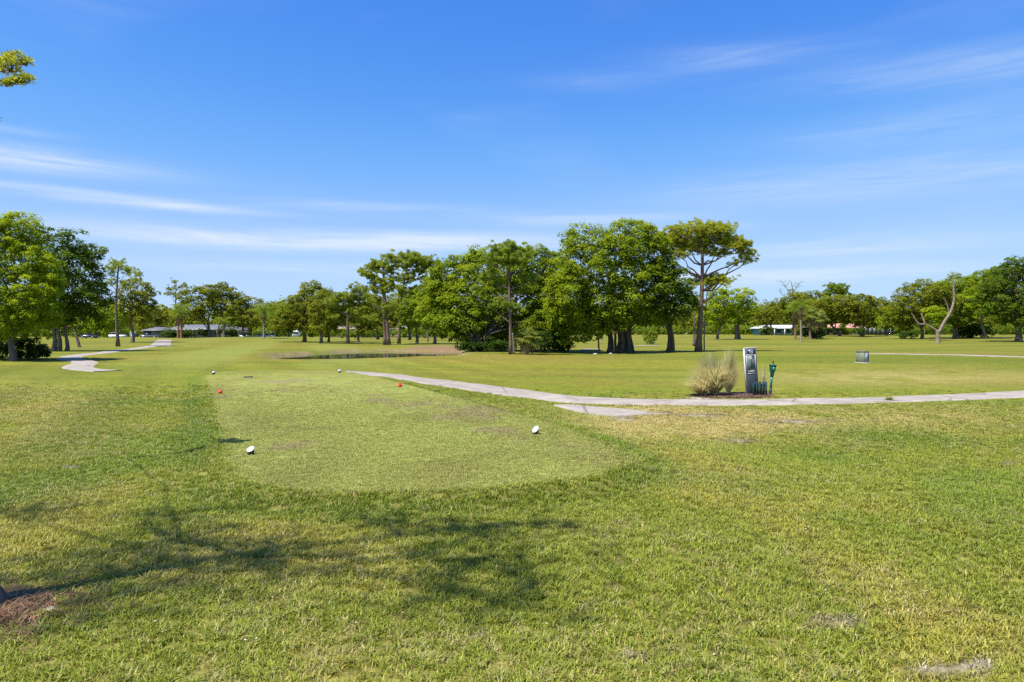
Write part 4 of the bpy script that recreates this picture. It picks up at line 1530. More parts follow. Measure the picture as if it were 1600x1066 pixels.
# boughs that hang into the top left corner of the view
vis = [(np.array([-6.52, 8.9, 5.30]) - base_p, np.array([.26, .25, .14])), (np.array([-6.33, 8.9, 5.34]) - base_p, np.array([.12, .15, .08])),
       (np.array([-6.52, 8.8, 5.02]) - base_p, np.array([.20, .18, .07])), (np.array([-6.30, 8.8, 5.07]) - base_p, np.array([.12, .1, .07])),
       (np.array([-6.66, 8.7, 4.76]) - base_p, np.array([.10, .12, .05])), (np.array([-6.66, 8.7, 4.58]) - base_p, np.array([.13, .12, .06]))]
for c, r in pads:
    i = int(np.argmin(abs(zs - np.clip(c[2] - 1.5, 6, 12))))
    mb.tube(bend(ctr[i], c, -.05, 7, .02), np.linspace(.022, .008, 7), 7)
    n = 17
    P = c + rand_dirs(n) * (rng.random(n) ** .5)[:, None] * r * 1.3
    for q in P[::4]:
        mb.tube(bend(c + (q - c) * .2, q, -.04, 3, .03), [.015, .01, .006], 4, False)
    v, t_ = needle_puffs(P, .27, 9)
    Vs.append(v)
    Ts.append(t_)
elbow = np.array([-7.6, 8.1, 5.0]) - base_p
mb.tube(bend(ctr[7], elbow, .06, 8, .01), np.linspace(.013, .009, 8), 7)
for c, r in vis:
    mb.tube(bend(elbow, c + np.array([0, 0, -r[2] * .6]), -.05, 6, .012), np.linspace(.010, .006, 6), 6)
    n = max(5, int(r[0] * r[2] * 420))
    P = c + rand_dirs(n) * (rng.random(n) ** .4)[:, None] * r
    for q in P:
        mb.tube(bend(c + np.array([0, 0, -r[2] * .6]), q, -.05, 3, .03), [.010, .008, .005], 4, False)
    v, t_ = needle_puffs(P, .105, 60)
    Vs.append(v)
    Ts.append(t_)
mb.build('trunk', M['pinebark'], e, True)
leaf_object('crown', np.concatenate(Vs), np.concatenate(Ts), M['pineyellow'], e)

# ------------------------------------------------------------------ plain materials for built things
P_ = {
    'signgrey': plain('sign_grey', (.075, .085, .105), .8, 0, .08, 20),
    'signlight': plain('sign_trim_lit_edge', (.62, .64, .64), .4, .2, .06, 20),  # pale sign trim; also the sunlight painted on its side and top
    'plate': plain('sign_plate', (.13, .135, .145), .8, 0, .06, 30),
    'navy': plain('sign_navy', (.012, .028, .10), .35, 0, .1, 20),
    'white': plain('white_paint', (.78, .78, .76), .4, 0, .05, 15),
    'cream': plain('cream_paint', (.62, .56, .44), .5, 0, .05, 15),
    'mapgreen': plain('map_green', (.02, .10, .06), .5, 0, .25, 60),
    'washer': plain('washer_green', (.008, .085, .055), .35, 0, .15, 12),
    'aqua': plain('washer_aqua', (.05, .27, .22), .3, 0, .15, 12),  # lighter teal holds the reflection on the post; badge shares it
    'tube': plain('tube_green', (.020, .055, .055), .3, 0, .2, 12),
    'black': plain('black_plastic', (.012, .012, .012), .4, 0, .2, 10),
    'red': plain('red_paint', (.62, .025, .012), .35, 0, .08, 20),
    'darkwood': plain('marker_body', (.035, .028, .018), .6, 0, .3, 40),
    'silver': plain('silver_paint', (.42, .43, .45), .35, .3, .1, 20),
    'boxgreen': plain('cabinet_green', (.16, .18, .12), .5, 0, .2, 6),
    'boxblue': plain('cabinet_blue_grey', (.33, .39, .47), .4, 0, .12, 6),
    'concrete': plain('concrete', (.36, .33, .29), .9, 0, .15, 5, .2, .3),
    'stone': plain('stone', (.42, .38, .32), .9, 0, .3, 6, .2, .5),
    'roofgrey': plain('roof_grey', (.15, .153, .16), .6, .1, .12, .8),
    'wallgrey': plain('wall_grey', (.20, .205, .205), .8, 0, .08, 1),
    'wallpink': plain('wall_pale', (.46, .36, .30), .8, 0, .08, 1),
    'wallblue': plain('wall_blue', (.10, .26, .36), .7, 0, .15, 1),
    'wallcream': plain('wall_cream', (.58, .54, .46), .8, 0, .08, 1),
    'roofwhite': plain('roof_white', (.52, .52, .51), .6, 0, .05, 1),
    'roofpink': plain('roof_pink', (.50, .24, .19), .8, 0, .15, 2),
    'roofpale': plain('roof_tan', (.26, .20, .16), .8, 0, .15, 1),
    'screen': plain('dark_screen', (.030, .034, .040), .5, 0, .3, 1),
    'door': plain('door_green_grey', (.14, .16, .15), .5, 0, .1, 2),
    'tyre': plain('tyre', (.015, .015, .015), .8, 0, .2, 10),
    'carwhite': plain('car_white', (.75, .76, .77), .2, 0, .02, 3),
    'carblue': plain('car_dark_blue', (.045, .05, .085), .2, .3, .05, 3),
    'cargrey': plain('car_grey', (.17, .18, .19), .25, .4, .05, 3),
    'blue': plain('blue_plastic', (.03, .16, .40), .4, 0, .1, 4),
}
mglass, nt, b = new_mat('dark_glass')
b.inputs['Base Color'].default_value = (.015, .018, .022, 1)
b.inputs['Roughness'].default_value = .06
P_['glass'] = mglass

# ------------------------------------------------------------------ hole sign
SG = at(1176, 616)
ss = SG.y / F
e = empty('hole_sign', SG, 'leaning grey golf hole sign with navy header', 'sign')
e.rotation_euler = (0, math.radians(-3.6), 0)


def sx(px, py):
    return (px - (1172 + (py - 544) * 4 / 72)) * ss


def sz(py):
    return (616 - py) * ss


W2, HT, DP = 9.2 * ss, 72 * ss, .11
MB().box(-W2, W2, -DP / 2, DP / 2, -.15, HT, 0, .012).build('body', P_['signgrey'], e)
MB().box(-W2 - .016, -W2 - .001, -DP / 2 + .006, DP / 2 - .004, -.12, HT - .01).build('lit_side_strip', P_['signlight'], e)  # left side painted pale where the sun strikes it
MB().box(-W2 - .012, W2, -DP / 2 - .004, DP / 2 + .004, HT + .001, HT + .016, 0, .004).build('lit_top_cap', P_['signlight'], e)  # bright sunlit top put into the colour
fy = -DP / 2
hd = MB().box(sx(1167, 549), sx(1179.3, 549), fy - .006, fy + .01, sz(552.2), sz(546.6)).build('header_panel', P_['navy'], e)
cx_, cz_ = sx(1173.1, 549.4), sz(549.4)


def ring(x, z, r0, r1, y, n=28):
    a = np.arange(n) * 2 * math.pi / n
    V = np.concatenate([np.stack([x + r * np.cos(a), np.full(n, yy), z + r * np.sin(a)], 1) for r, yy in ((r0, y), (r1, y), (r1, y + .004), (r0, y + .004))])
    f = [(k * n + i, k * n + (i + 1) % n, ((k + 1) % 4) * n + (i + 1) % n, ((k + 1) % 4) * n + i) for k in range(4) for i in range(n)]
    return MB().add(V, [f])


ring(cx_, cz_, 2.3 * ss, 3.1 * ss, fy - .012).build('emblem_ring', P_['signlight'], hd)
MB().prism_y([(cx_ - .9 * ss, cz_ - .5 * ss), (cx_ + 1.1 * ss, cz_ - .7 * ss), (cx_ + 1.2 * ss, cz_ + .1 * ss), (cx_ + .2 * ss, cz_ + .7 * ss), (cx_ - .8 * ss, cz_ + .5 * ss)],
             fy - .012, fy - .006).build('emblem_mark', P_['signlight'], hd)
x0, x1, z0, z1 = -7.6 * ss, 7.0 * ss, sz(583.6), sz(554.2)
pl = MB().box(x0, x1, fy - .006, fy + .01, z0, z1).build('map_plate', P_['plate'], e)
bw = .62 * ss
mb = MB()
for bx in ((x0, x0 + bw, z0, z1), (x1 - bw, x1, z0, z1), (x0 + bw, x1 - bw, z0, z0 + bw), (x0 + bw, x1 - bw, z1 - bw, z1)):
    mb.box(bx[0], bx[1], fy - .011, fy - .0062, bx[2], bx[3])
mb.build('plate_border', P_['signlight'], pl)


def text(name, body, x, z, size, mat, parent, y, bold=.0):
    cu = bpy.data.curves.new(name, 'FONT')
    cu.body = body
    cu.size = size
    cu.extrude = .002
    cu.offset = bold
    cu.materials.append(mat)
    tmp = bpy.data.objects.new(name, cu)
    me = bpy.data.meshes.new_from_object(tmp)
    bpy.data.objects.remove(tmp)
    o = bpy.data.objects.new(name, me)
    COL.objects.link(o)
    o.parent = parent
    o.location = (x, y, z)
    o.rotation_euler = (math.radians(90), 0, 0)
    return o


text('hole_number', '18', -6.1 * ss, sz(560.6), 7.2 * ss, P_['white'], pl, fy - .010, .002)
text('deck_lettering', 'A DECK', -5.7 * ss, sz(580.6), 2.9 * ss, P_['white'], pl, fy - .010, .0012)
hm = np.array([(320, 520), (345, 492), (390, 492), (408, 530), (405, 570), (430, 610), (436, 700), (440, 780), (415, 805), (385, 800), (378, 740), (365, 660), (345, 610), (322, 570)], float)
prof = [(sx(1155 + x / 21.3, 538 + y / 21.3), sz(538 + y / 21.3)) for x, y in hm]
MB().prism_y(prof, fy - .010, fy - .0065).build('hole_map', P_['mapgreen'], pl)
for k in range(2):
    MB().box(1.2 * ss, 5.2 * ss, fy - .010, fy - .0065, sz(557.6 + 2.3 * k), sz(556.4 + 2.3 * k)).build('caption_bar', P_['navy'], pl)

# ------------------------------------------------------------------ ball washer
BW = at(1203.5, 616)
s_ = BW.y / F
e = empty('ball_washer', BW, 'green ball washer on a leaning post right of the sign', 'ball washer')
e.rotation_euler = (0, math.radians(5.5), 0)
MB().lathe([(.05, -.1), (.05, .17), (.042, .175)], 14).build('base_sleeve', P_['tube'], e, True)
MB().lathe([(.036, .175), (.038, .50), (.045, .56)], 14).build('post', P_['aqua'], e, True)  # whole post lightened to teal in place of a reflected stripe
MB().lathe([(.046, .56), (.060, .66), (.075, .75), (.098, .79), (.105, .90), (.108, .94)], 18).build('drum', P_['washer'], e, True)
lid = MB().lathe([(.122, .942), (.122, .975), (.10, .99), (.04, 1.0)], 18).build('lid', P_['washer'], e, True)
MB().lathe([(.014, 1.0), (.014, 1.06), (.026, 1.065), (.026, 1.10), (.012, 1.11)], 12).build('plunger_knob', P_['black'], lid, True)
MB().box(-.03, .03, -.112, -.098, .80, .90).build('badge', P_['aqua'], e)

# sand bottle rack
RK = at(1187.5, 618.5)
s_ = RK.y / F
e = empty('sand_bottle_rack', RK, 'cluster of dark green upright tubes at the foot of the sign', 'rack')
for k in range(9):
    row = k % 2
    x = (-9.8 + k * 2.45) * s_
    hgt = (20 + (1.6 if k in (1, 2, 7, 8) else 0) - (1.5 if k == 5 else 0)) * s_
    t = MB().lathe([(.030, -.03), (.030, hgt), (.026, hgt + .004)], 10, (x, row * .05, 0)).build('tube', P_['tube'], e, True)
    if k in (1, 4):
        MB().lathe([(.030, hgt + .005), (.030, hgt + .03), (.016, hgt + .045)], 10, (x, row * .06, 0)).build('cap', P_['black'], t, True)
MB().box(-10.5 * s_, 10.5 * s_, .085, .10, .12, .15).build('rail', P_['tube'], e)
MB().box(-10.5 * s_, 10.5 * s_, .085, .10, .30, .33).build('rail', P_['tube'], e)


# ------------------------------------------------------------------ ornamental grass clumps
def ornamental(label, base, n, h, spread, lean=0.0, mat='straw', w=.011, name='ornamental_grass', arch=.9):
    o_ = at(*base)
    s_ = o_.y / F
    h *= s_
    e = empty(name, o_, label, 'grass clump', 'ornamental grasses in the mulch bed' if mat == 'straw' else None)
    a = rng.random(n) * 6.283
    r0 = .22 * spread * s_ * np.sqrt(rng.random(n))
    outw = spread * s_ * rng.random(n) ** .62 * arch * 1.25
    hh = h * rng.uniform(.42, 1.12, n) * (1 - .25 * (outw / (spread * s_ + 1e-6)) ** 2)
    k = 6
    t = np.linspace(0, 1, k)
    dirs = np.column_stack([np.cos(a), np.sin(a)])
    V = np.zeros((n, k, 2, 3))
    for i, tt in enumerate(t):
        rad = r0 * .6 + outw * (.22 * tt + .78 * tt ** 1.7)
        z = hh * (tt - .18 * tt ** 3 * (outw / h) * 2) / (1 - .18 * (outw / h) * 2 + 1e-6) * np.clip(1 - .25 * (outw / h), .5, 1)
        c = np.column_stack([dirs * rad[:, None], z])
        c[:, 0] += lean * s_ * tt ** 1.5
        c[:, 2] -= .03 * (i == 0)
        sd_ = np.column_stack([-dirs[:, 1], dirs[:, 0], np.zeros(n)]) * (w * (1 - .8 * tt) / 2)
        sd_ = sd_ + np.column_stack([np.full(n, w * .35 * (1 - .8 * tt)), np.zeros(n), np.zeros(n)])
        V[:, i, 0], V[:, i, 1] = c - sd_, c + sd_
    idx = np.arange(n * k * 2).reshape(n, k, 2)
    f = np.stack([idx[:, :-1, 0], idx[:, :-1, 1], idx[:, 1:, 1], idx[:, 1:, 0]], -1).reshape(-1, 4)
    tint = np.repeat(np.clip(rng.normal(.5, .25, n), 0, 1), k - 1)
    bl = link_mesh('blades', mesh_np('blades', V.reshape(-1, 3), [f], False, {'tint': tint}), M[mat], e)
    return e


ornamental('big fountain of straw coloured ornamental grass left of the sign', (1118, 617.5), 2200, 64, 29, -9, arch=.95, w=.016)
ornamental('upright straw coloured grass clump close left of the sign', (1138, 615), 1200, 68, 16, 3, w=.014)
ornamental('low grass clump sprawling at the left end of the mulch bed', (1100, 618.5), 1000, 36, 26, -14, w=.016)
ornamental('sparse thin grass clump between sign and ball washer', (1192, 612), 120, 46, 12, 0, w=.014)
ornamental('small green weed growing in the cart path', (1390, 626.5), 130, 9, 11, 0, 'hedge', .02, 'weed')

# mulch chips and pine straw


def flake_tufts(pre, n, L, W, nb):
    out = []
    for _ in range(n):
        V, Fq_ = [], []
        for i in range(nb):
            a_ = random.uniform(0, 6.28)
            x, y, z = random.uniform(-.08, .08), random.uniform(-.08, .08), random.uniform(.004, .02)
            l, w = L * random.uniform(.5, 1.2), W * random.uniform(.6, 1.4)
            ca, sa = math.cos(a_), math.sin(a_)
            tl = random.uniform(-.25, .25) * l
            V += [(x - ca * l - sa * w, y - sa * l + ca * w, z - tl), (x - ca * l + sa * w, y - sa * l - ca * w, z - tl),
                  (x + ca * l + sa * w, y + sa * l - ca * w, z + tl), (x + ca * l - sa * w, y + sa * l + ca * w, z + tl)]
            Fq_.append(tuple(range(4 * i, 4 * i + 4)))
        me = mesh_np(pre, np.array(V), [np.array(Fq_)], False, {'tint': np.random.default_rng(_).random(nb)})
        me.materials.append(mgb)
        out.append(bpy.data.objects.new(pre, me))
    return out


def in_bed(n, px0, px1, py0, py1):
    px, py = rng.uniform(px0, px1, n), rng.uniform(py0, py1, n)
    d = (EYE + .24) * F / (py - HZ)
    x, y = (px - 800) / F * d, d
    z = Z(x, y)
    _, _, _, mul, _, _ = turf(x, y, z)
    k = mul > .4
    return np.column_stack([x, y, z])[k]


P = in_bed(5200, 1050, 1245, 609, 626)
cc = np.array([[.17, .095, .068]]) * rng.uniform(.5, 1.5, (len(P), 1)) + rng.uniform(0, 1, (len(P), 1)) ** 6 * np.array([[.3, .26, .22]])
s = rng.uniform(.7, 1.3, (len(P), 1)) * np.ones((1, 3))
tag(scatter('mulch_chips', 'red brown bark mulch round the sign', P, cc, s, flake_tufts('chip', 4, .022, .009, 14)), None, 'mulch')
x, y = rng.normal(-3.5, .30, 700), rng.normal(4.36, .22, 700)
P = np.column_stack([x, y, Z(x, y) + .004])
cc = np.array([[.26, .15, .085]]) * rng.uniform(.45, 1.5, (len(P), 1))
tag(scatter('pine_straw', 'dry pine needles round the near trunk', P, cc, rng.uniform(.7, 1.3, (len(P), 1)) * np.ones((1, 3)), flake_tufts('needle', 4, .05, .0018, 16)), None, 'pine straw')
# white clover heads beside the tee and scattered leaf litter
cl_ = []
for px0, py0, rx, ry, n in ((318, 661, 10, 3, 60), (338, 655, 14, 8, 45), (345, 690, 12, 20, 14), (640, 690, 200, 60, 40), (600, 930, 560, 110, 60), (1300, 900, 280, 130, 40)):
    for _ in range(n):
        px, py = px0 + rng.normal() * rx * .6, py0 + rng.normal() * ry * .6
        if py > 600:
            cl_.append(at(px, py))
P = np.array([tuple(v) for v in cl_])
P[:, 2] += .022
cc = np.where(rng.random((len(P), 1)) < .5, np.array([[.62, .60, .52]]), np.array([[.42, .30, .16]]))
tag(scatter('clover_and_litter', 'tiny white clover heads and dry leaves in the turf', P, cc, rng.uniform(.3, .75, (len(P), 1)) * np.ones((1, 3)), flake_tufts('fleck', 3, .010, .008, 2)), None, 'litter')


# ------------------------------------------------------------------ tee markers
def marker(label, px, py, wpx, cap, body, rz, tilt=.62, name='tee_marker'):
    o_ = at(px, py)
    s_ = o_.y / F
    r = wpx * s_ / 2
    e = empty(name, o_ - Vector((0, 0, .01)), label, 'tee marker', 'tee markers', rz)
    n = 22
    a = np.arange(n) * 2 * math.pi / n
    cz = r * 1.75
    lo = np.column_stack([r * .96 * np.cos(a), r * .96 * np.sin(a), np.zeros(n)])
    up = np.column_stack([r * np.cos(a), r * np.sin(a), cz + r * np.sin(a) * tilt])
    V = np.concatenate([lo, up])
    f = [(i, (i + 1) % n, n + (i + 1) % n, n + i) for i in range(n)]
    MB().add(V, [f, [tuple(range(n - 1, -1, -1))], [tuple(range(n, 2 * n))]]).build('body', P_[body], e, True)
    tn = np.array([0, -math.sin(math.atan(tilt)), math.cos(math.atan(tilt))])
    rings = []
    for q, hh in ((1.04, .004), (1.06, .16 * r), (.92, .26 * r), (.5, .31 * r)):
        rings.append(np.column_stack([q * r * np.cos(a), q * r * np.sin(a), cz + q * r * np.sin(a) * tilt]) + tn * hh)
    V = np.concatenate(rings)
    f = [(k * n + i, k * n + (i + 1) % n, (k + 1) * n + (i + 1) % n, (k + 1) * n + i) for k in range(3) for i in range(n)]
    MB().add(V, [f, [tuple(range(n - 1, -1, -1))], [tuple(range(3 * n, 4 * n))]]).build('cap', P_[cap], e, True)
    return e


marker('white capped tee marker on the near left of the tee', 391.5, 711, 10.5, 'white', 'darkwood', math.radians(-12))
marker('white capped tee marker on the near right of the tee', 837, 679, 9.2, 'white', 'darkwood', math.radians(-38), .95)
marker('red tee marker on the left of the tee', 344, 615.5, 5.6, 'red', 'red', math.radians(-15))
marker('red tee marker on the right of the tee', 625, 605, 5.4, 'red', 'red', math.radians(10))
marker('small pale tee marker at the far left of the tee', 333.5, 585, 4.4, 'silver', 'black', math.radians(-20))
marker('small pale tee marker at the far right of the tee', 530.5, 582.5, 4.4, 'silver', 'darkwood', math.radians(20))
o_ = at(388, 590)
e = MB().box(-.14, .14, -.10, .10, -.02, .035, 0, .01).build('yardage_plaque', P_['black'])
e.location = o_
tag(e, 'small dark plaque lying on the far half of the tee', 'plaque')

# ------------------------------------------------------------------ utility cabinet
o_ = at(1348, 567)
s_ = o_.y / F
e = empty('utility_cabinet', o_, 'grey green utility cabinet standing on the turf at right', 'cabinet', rz=math.radians(38))
h = 18 * s_
b0 = MB().box(-.30, .24, -.26, .28, -.05, h * .96, .03, .015).build('body', P_['boxgreen'], e)
MB().box(-.33, .27, -.29, .31, h * .96 + .002, h * 1.02, 0, .012).build('lid', P_['boxgreen'], e)
MB().prism_y([(.245, .0), (.36, .0), (.30, h * .93), (.245, h * .93)], -.24, .26).build('sloped_door', P_['boxblue'], e)
MB().box(-.20, .14, -.275, -.262, .06, h * .86).build('front_panel', P_['boxblue'], e)
MB().box(.15, .235, -.272, -.262, .02, h * .90).build('hinge_gap', P_['black'], e)
MB().box(-.36, .40, -.34, .36, -.08, .03).build('pad', P_['concrete'], e)


# ------------------------------------------------------------------ stones
def stone(label, px, py, wpx, hpx, seed):
    o_ = at(px, py)
    s_ = o_.y / F
    r_ = np.random.default_rng(seed)
    n, m = 12, 7
    V = []
    for j in range(m):
        ph = math.pi * j / (m - 1)
        for i in range(n):
            th = 2 * math.pi * i / n
            k = 1 + .16 * math.sin(3 * th + seed) * math.sin(ph * 2) + r_.uniform(-.09, .09)
            V.append((wpx * s_ / 2 * k * math.sin(ph) * math.cos(th), wpx * s_ * .38 * k * math.sin(ph) * math.sin(th), hpx * s_ * (.35 + .6 * k * math.cos(ph))))
    f = [(j * n + i, j * n + (i + 1) % n, (j + 1) * n + (i + 1) % n, (j + 1) * n + i) for j in range(m - 1) for i in range(n)]
    o = MB().add(V, [f]).build('stone', P_['stone'], None, True)
    o.location = o_
    return tag(o, label, 'stone')


stone('left pale stone on the turf before the banyan', 930, 555, 7, 3, 1)
stone('right pale stone on the turf before the banyan', 954, 554.5, 6, 3, 2)
stone('flat pale stone beside the near pine trunk', 77, 958, 24, 6, 3)


# ------------------------------------------------------------------ buildings
def house(name, label, px, D, parts, rz=0.0, cat='house'):
    site = Site(px, None, D)
    e = empty(name, site.o, label, cat, rz=rz)
    parts(e, site.s)
    return e


def gable(e, x0, x1, y0, y1, ze, zr, mat, over=.5, name='roof', ribs=0, hip=0.0):
    """roof with ridge along x; hip shortens the ridge"""
    ym = (y0 + y1) / 2
    A = [(x0 - over, y0 - over, ze), (x1 + over, y0 - over, ze), (x1 + over, y1 + over, ze), (x0 - over, y1 + over, ze), (x0 - over + hip, ym, zr), (x1 + over - hip, ym, zr)]
    t = .18
    B = [(p[0], p[1], p[2] - t) for p in A[:4]]
    V = A + B
    r = MB().add(V, [[(0, 1, 5, 4), (2, 3, 4, 5), (6, 9, 8, 7), (0, 6, 7, 1), (1, 7, 8, 2), (2, 8, 9, 3), (3, 9, 6, 0)], [(1, 2, 5), (3, 0, 4)]]).build(name, mat, e)
    for k in range(ribs):
        x = x0 + (x1 - x0) * (k + .5) / ribs
        MB().tube([(x, y0 - over, ze + .04), (x, ym, zr + .04)], .035, 4).build('seam', mat, r)
    return r


def clubhouse(e, s):
    MB().box(-9, 11, 0, 9, -.3, 2.6).build('wall', P_['wallgrey'], e)
    gable(e, -9, 11, 0, 9, 2.6, 4.2, P_['roofgrey'], .8, ribs=16, hip=3.5)
    MB().box(-15, -9.1, -3, 5, -.3, 2.3).build('wing_wall', P_['wallgrey'], e)
    gable(e, -15, -9.1, -3, 5, 2.3, 3.4, P_['roofgrey'], .8, 'wing_roof', 6, 2.5)
    for x in (-13.8,):
        w = MB().box(x - 1.1, x + 1.1, -3.06, -2.9, .9, 2.0).build('window', P_['glass'], e)
        MB().box(x - 1.2, x + 1.2, -3.10, -3.0, .78, .88).build('sill', P_['wallcream'], w)
    d = MB().box(-11.6, -10.0, -3.08, -2.9, 0, 1.95).build('door', P_['door'], e)
    MB().box(-11.5, -11.42, -3.14, -3.085, .9, 1.05).build('handle', P_['silver'], d)
    for x in (1.2, 3.6, 6.2, 8.6):
        w = MB().box(x - .95, x + .95, -.06, .1, .7, 2.0).build('window', P_['glass'], e)
        MB().box(x - 1.05, x + 1.05, -.10, 0.0, .58, .68).build('sill', P_['wallcream'], w)
        MB().box(x - .04, x + .04, -.09, -.065, .7, 2.0).build('mullion', P_['wallcream'], w)
    for x in (-6, -3.5, -1):
        MB().box(x - .09, x + .09, -.9, -.72, -.2, 2.55).build('porch_post', P_['wallcream'], e)


for px, lab in ((262, 'round shrub left of the clubhouse door'), (288, 'dark shrub under the orange trunked palms'), (318, 'dark shrub at the foot of the spreading oak'), (356, 'green shrub right of the spreading oak')):
    shrub('shrub', lab, (px, 0), [(px, 521, 9, 5), (px + 9, 522, 8, 4)], 'shrub' if px != 356 else 'mid', D=192)
house('clubhouse', 'low grey clubhouse with metal roof behind the oak', 308, 212, clubhouse)


def shelter(e, s):
    for x in (-3, 0, 3):
        MB().box(x - .08, x + .08, -.08, .08, -.2, 2.3).build('post', P_['wallcream'], e)
    gable(e, -3.4, 3.4, -1.6, 1.6, 2.35, 3.1, P_['roofgrey'], .3, ribs=6)


house('cart_shelter', 'small grey roofed shelter at right end of the clubhouse', 367, 214, shelter, cat='shelter')


def blue_house(e, s):
    MB().box(-6.4, 10, 0, 8, -.3, 2.3).build('wall', P_['wallblue'], e)
    gable(e, -6.4, 10, 0, 8, 2.35, 3.5, P_['roofwhite'], .8, hip=3)
    for x in (-5, -1.5, 2, 5.5, 9):
        MB().box(x - .12, x + .12, -.75, -.55, -.2, 2.3).build('porch_post', P_['white'], e)
    for x in (-3.2, .2, 3.8, 7.2):
        w = MB().box(x - .8, x + .8, -.05, .1, .6, 1.9).build('window', P_['glass'], e)
        MB().box(x - .9, x + .9, -.09, 0, .5, .6).build('sill', P_['white'], w)


for px, lab in ((1193, 'green shrub at the left end of the white roofed house'), (1246, 'green shrub before the middle of the white roofed house'), (1292, 'green shrub between the white and pink roofed houses'), (1318, 'green shrub before the pink roofed house')):
    shrub('shrub', lab, (px, 0), [(px, 516, 8, 7), (px + 8, 518, 8, 5)], 'mid' if px != 1246 else 'oak', D=222)
house('blue_house', 'blue walled house with white roof behind the right fairway', 1216, 235, blue_house)


def pink_house(e, s):
    MB().box(-6, 6, 0, 8, -.3, 2.5).build('wall', P_['wallpink'], e)
    gable(e, -6, 6, 0, 8, 2.55, 4.1, P_['roofpink'], .7, hip=2.5)
    for x in (-4, -1.2, 1.6, 4.4):
        w = MB().box(x - 1.0, x + 1.0, -.05, .1, .3, 2.1).build('window', P_['glass'], e)
        MB().box(x - 1.1, x + 1.1, -.09, 0, .2, .3).build('sill', P_['white'], w)


house('pink_roofed_house', 'house with pink tiled roof behind the leaning oak', 1326, 240, pink_house)


def enclosure(e, s):
    for k in range(8):
        MB().box(-5.6 + 1.4 * k + .06, -4.2 + 1.4 * k - .06, 0, .05, -.1, 2.2).build('screen_panel', P_['screen'], e)
    for k in range(9):
        MB().box(-5.6 + 1.4 * k - .05, -5.6 + 1.4 * k + .05, -.03, .08, -.2, 2.3).build('post', P_['silver'], e)
    MB().box(-5.7, 5.7, -.04, .09, 2.31, 2.42).build('top_rail', P_['silver'], e)


house('pool_screen', 'dark screened enclosure right of the pink roofed house', 1372, 232, enclosure, cat='enclosure')


def pale_house(e, s):
    MB().box(-8, 8, 0, 8, -.3, 2.8).build('wall', P_['wallpink'], e)
    gable(e, -8, 8, 0, 8, 2.85, 3.9, P_['roofpale'], .6, hip=3)
    for x in (-5, -1.5, 2, 5.5):
        w = MB().box(x - .8, x + .8, -.05, .1, .8, 2.1).build('window', P_['glass'], e)
        MB().box(x - .9, x + .9, -.09, 0, .7, .8).build('sill', P_['white'], w)


house('pale_house', 'pale pink house glimpsed between trunks beyond the pond', 545, 226, pale_house)
house('pale_house', 'pale pink house glimpsed left of the huge ficus', 648, 226, pale_house)


def kiosk(e, s):
    MB().box(-.75, .75, -.7, .7, -.1, 1.25).build('wall', P_['white'], e)
    w = MB().box(-.6, .6, -.74, -.69, .65, 1.15).build('window', P_['glass'], e)
    MB().box(-.65, .65, -.80, -.74, .58, .65).build('counter', P_['white'], w)
    gable(e, -.75, .75, -.7, .7, 1.26, 1.75, P_['roofwhite'], .15, hip=.5)


house('starter_kiosk', 'small white kiosk left of the oak row beyond the pond', 463, 160, kiosk, cat='kiosk')

# hedge behind the oak row
for px, D, lab, lobes in [(500, 200, 'clipped bright hedge behind the oak row, left stretch', [(490, 521, 14, 5), (512, 520, 16, 6), (535, 521, 14, 5)]),
                          (575, 200, 'clipped bright hedge behind the oak row, middle stretch', [(560, 521, 14, 5), (582, 520, 16, 6), (604, 521, 14, 5)]),
                          (655, 200, 'clipped bright hedge behind the oak row, right stretch', [(635, 520, 16, 6), (660, 519, 16, 6), (690, 520, 16, 6)])]:
    shrub('hedge', lab, (px, 0), lobes, 'hedge', D=D, cat='hedge')


# ------------------------------------------------------------------ vehicles
def car(label, px, D, paint, suv=False, rz=0.0, lift=0.0):
    site = Site(px, None, D)
    e = empty('parked_car', site.o, label, 'car', 'cars parked by the clubhouse', rz)
    if suv:
        body = [(-2.3, .35), (2.3, .35), (2.35, .75), (2.2, 1.0), (1.25, 1.08), (-2.25, 1.12), (-2.35, .8)]
        cab = [(-2.2, 1.1), (1.2, 1.08), (.55, 1.72), (-2.0, 1.76)]
    else:
        body = [(-2.3, .32), (2.3, .32), (2.32, .6), (2.1, .82), (1.2, .92), (-1.7, .95), (-2.3, .9)]
        cab = [(-1.75, .94), (1.15, .92), (.35, 1.40), (-1.05, 1.42)]
    MB().prism_y(body, -.88, .88).build('body', P_[paint], e)
    MB().prism_y(cab, -.74, .74).build('cabin', P_['glass'], e)
    top = sorted(cab, key=lambda p: -p[1])[:2]
    xa, xb = min(top[0][0], top[1][0]), max(top[0][0], top[1][0])
    MB().box(xa, xb, -.75, .75, top[0][1] + .003, top[0][1] + .05).build('roof_panel', P_[paint], e)
    for x in (-1.45, 1.45):
        for y in (-.86, .86):
            w = MB().tube([(x, y - .1, .33), (x, y + .1, .33)], .33, 16).build('wheel', P_['tyre'], e)
            MB().tube([(x, y - .115, .33), (x, y + .115, .33)], .18, 12).build('rim', P_['silver'], w)
    for y in (-.6, .6):
        MB().box(2.28, 2.37, y - .18, y + .18, .58, .70).build('headlight', P_['silver'], e)
    return e


car('dark blue car parked behind the left trees', 139, 200, 'carblue')
car('white sport utility vehicle parked behind the slender pine', 184, 205, 'carwhite', True)
car('grey car parked left of the clubhouse', 233, 200, 'cargrey', rz=.3)


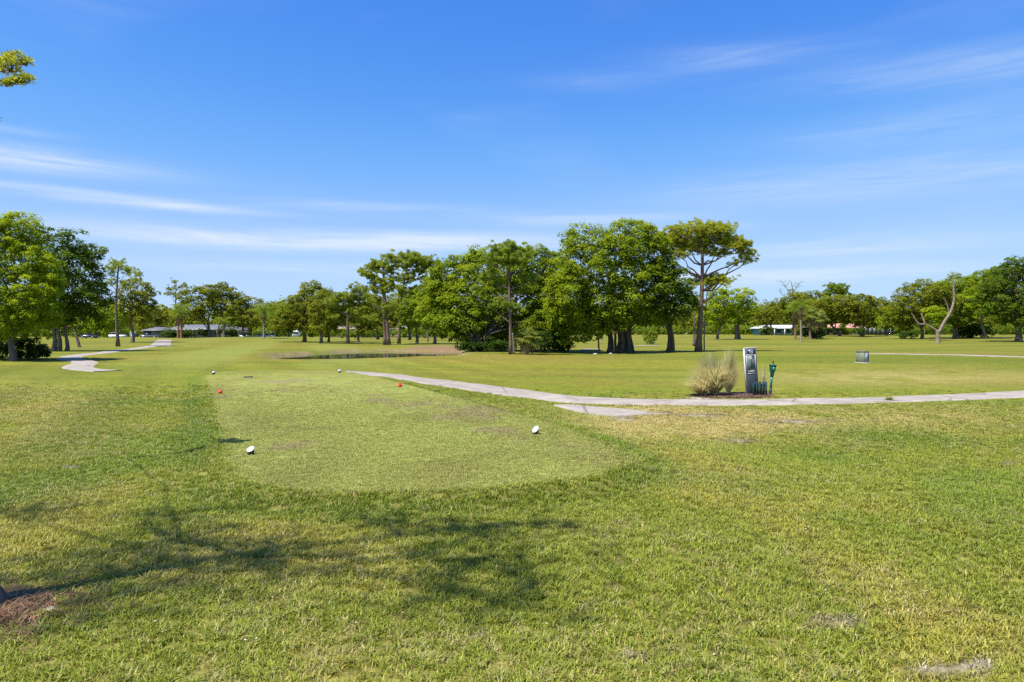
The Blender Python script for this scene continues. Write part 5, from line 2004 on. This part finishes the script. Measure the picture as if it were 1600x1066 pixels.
def cart(label, px, D, rz):
    site = Site(px, None, D)
    e = empty('golf_cart', site.o, label, 'golf cart', 'golf carts parked by the coconut palm', rz)
    MB().prism_y([(-1.15, .28), (1.15, .28), (1.2, .62), (.75, .82), (.55, .48), (-.25, .48), (-.3, .75), (-1.15, .8)], -.55, .55).build('body', P_['carwhite'], e)
    MB().box(-.35, .2, -.5, .5, .72, .84, 0, .02).build('seat', P_['black'], e)
    MB().box(-.45, -.35, -.5, .5, .84, 1.25, 0, .02).build('backrest', P_['black'], e)
    MB().box(-1.0, .75, -.6, .6, 1.80, 1.88, 0, .02).build('roof', P_['carwhite'], e)
    for x, xt in ((.72, .6), (-.85, -.85)):
        for y in (-.52, .52):
            MB().tube([(x, y, .75), (xt, y, 1.80)], .025, 6).build('post', P_['black'], e)
    for x in (-.78, .82):
        for y in (-.52, .52):
            MB().tube([(x, y - .09, .22), (x, y + .09, .22)], .22, 12).build('wheel', P_['tyre'], e)


for k, (px, rz, lab) in enumerate([(381, .2, 'first golf cart from the left in the cart line'), (388, .5, 'second golf cart from the left in the cart line'), (395, .1, 'third golf cart from the left in the cart line'),
                                   (407, 1.2, 'golf cart just left of the coconut palm stem'), (417, 1.4, 'golf cart just right of the coconut palm stem'), (425, 1.2, 'last golf cart at the right of the cart line')]):
    cart(lab, px, 205 + k * 2, rz)

# white bollards on the crest
for k in range(9):
    px = 346 + k * 3.4
    site = Site(px, None, 196)
    o = MB().lathe([(.09, -.2), (.09, 1.0), (.10, 1.01), (.10, 1.08), (.05, 1.14)], 10).build('bollard', P_['white'], None, True)
    o.location = site.o
    tag(o, '%s white bollard from the left in the row before the clubhouse' % ['first', 'second', 'third', 'fourth', 'fifth', 'sixth', 'seventh', 'eighth', 'ninth'][k], 'bollard', 'white bollards before the clubhouse')
site = Site(208, None, 196)
e = empty('portable_toilet', site.o, 'small blue cabin with white top behind the round oak', 'cabin')
MB().box(-.55, .55, -.55, .55, 0, 1.5, 0, .03).build('body', P_['blue'], e)
MB().box(-.6, .6, -.6, .6, 1.501, 2.0, .25, .03).build('roof', P_['white'], e)
MB().box(-.35, .35, -.58, -.551, .1, 1.4).build('door', P_['white'], e)
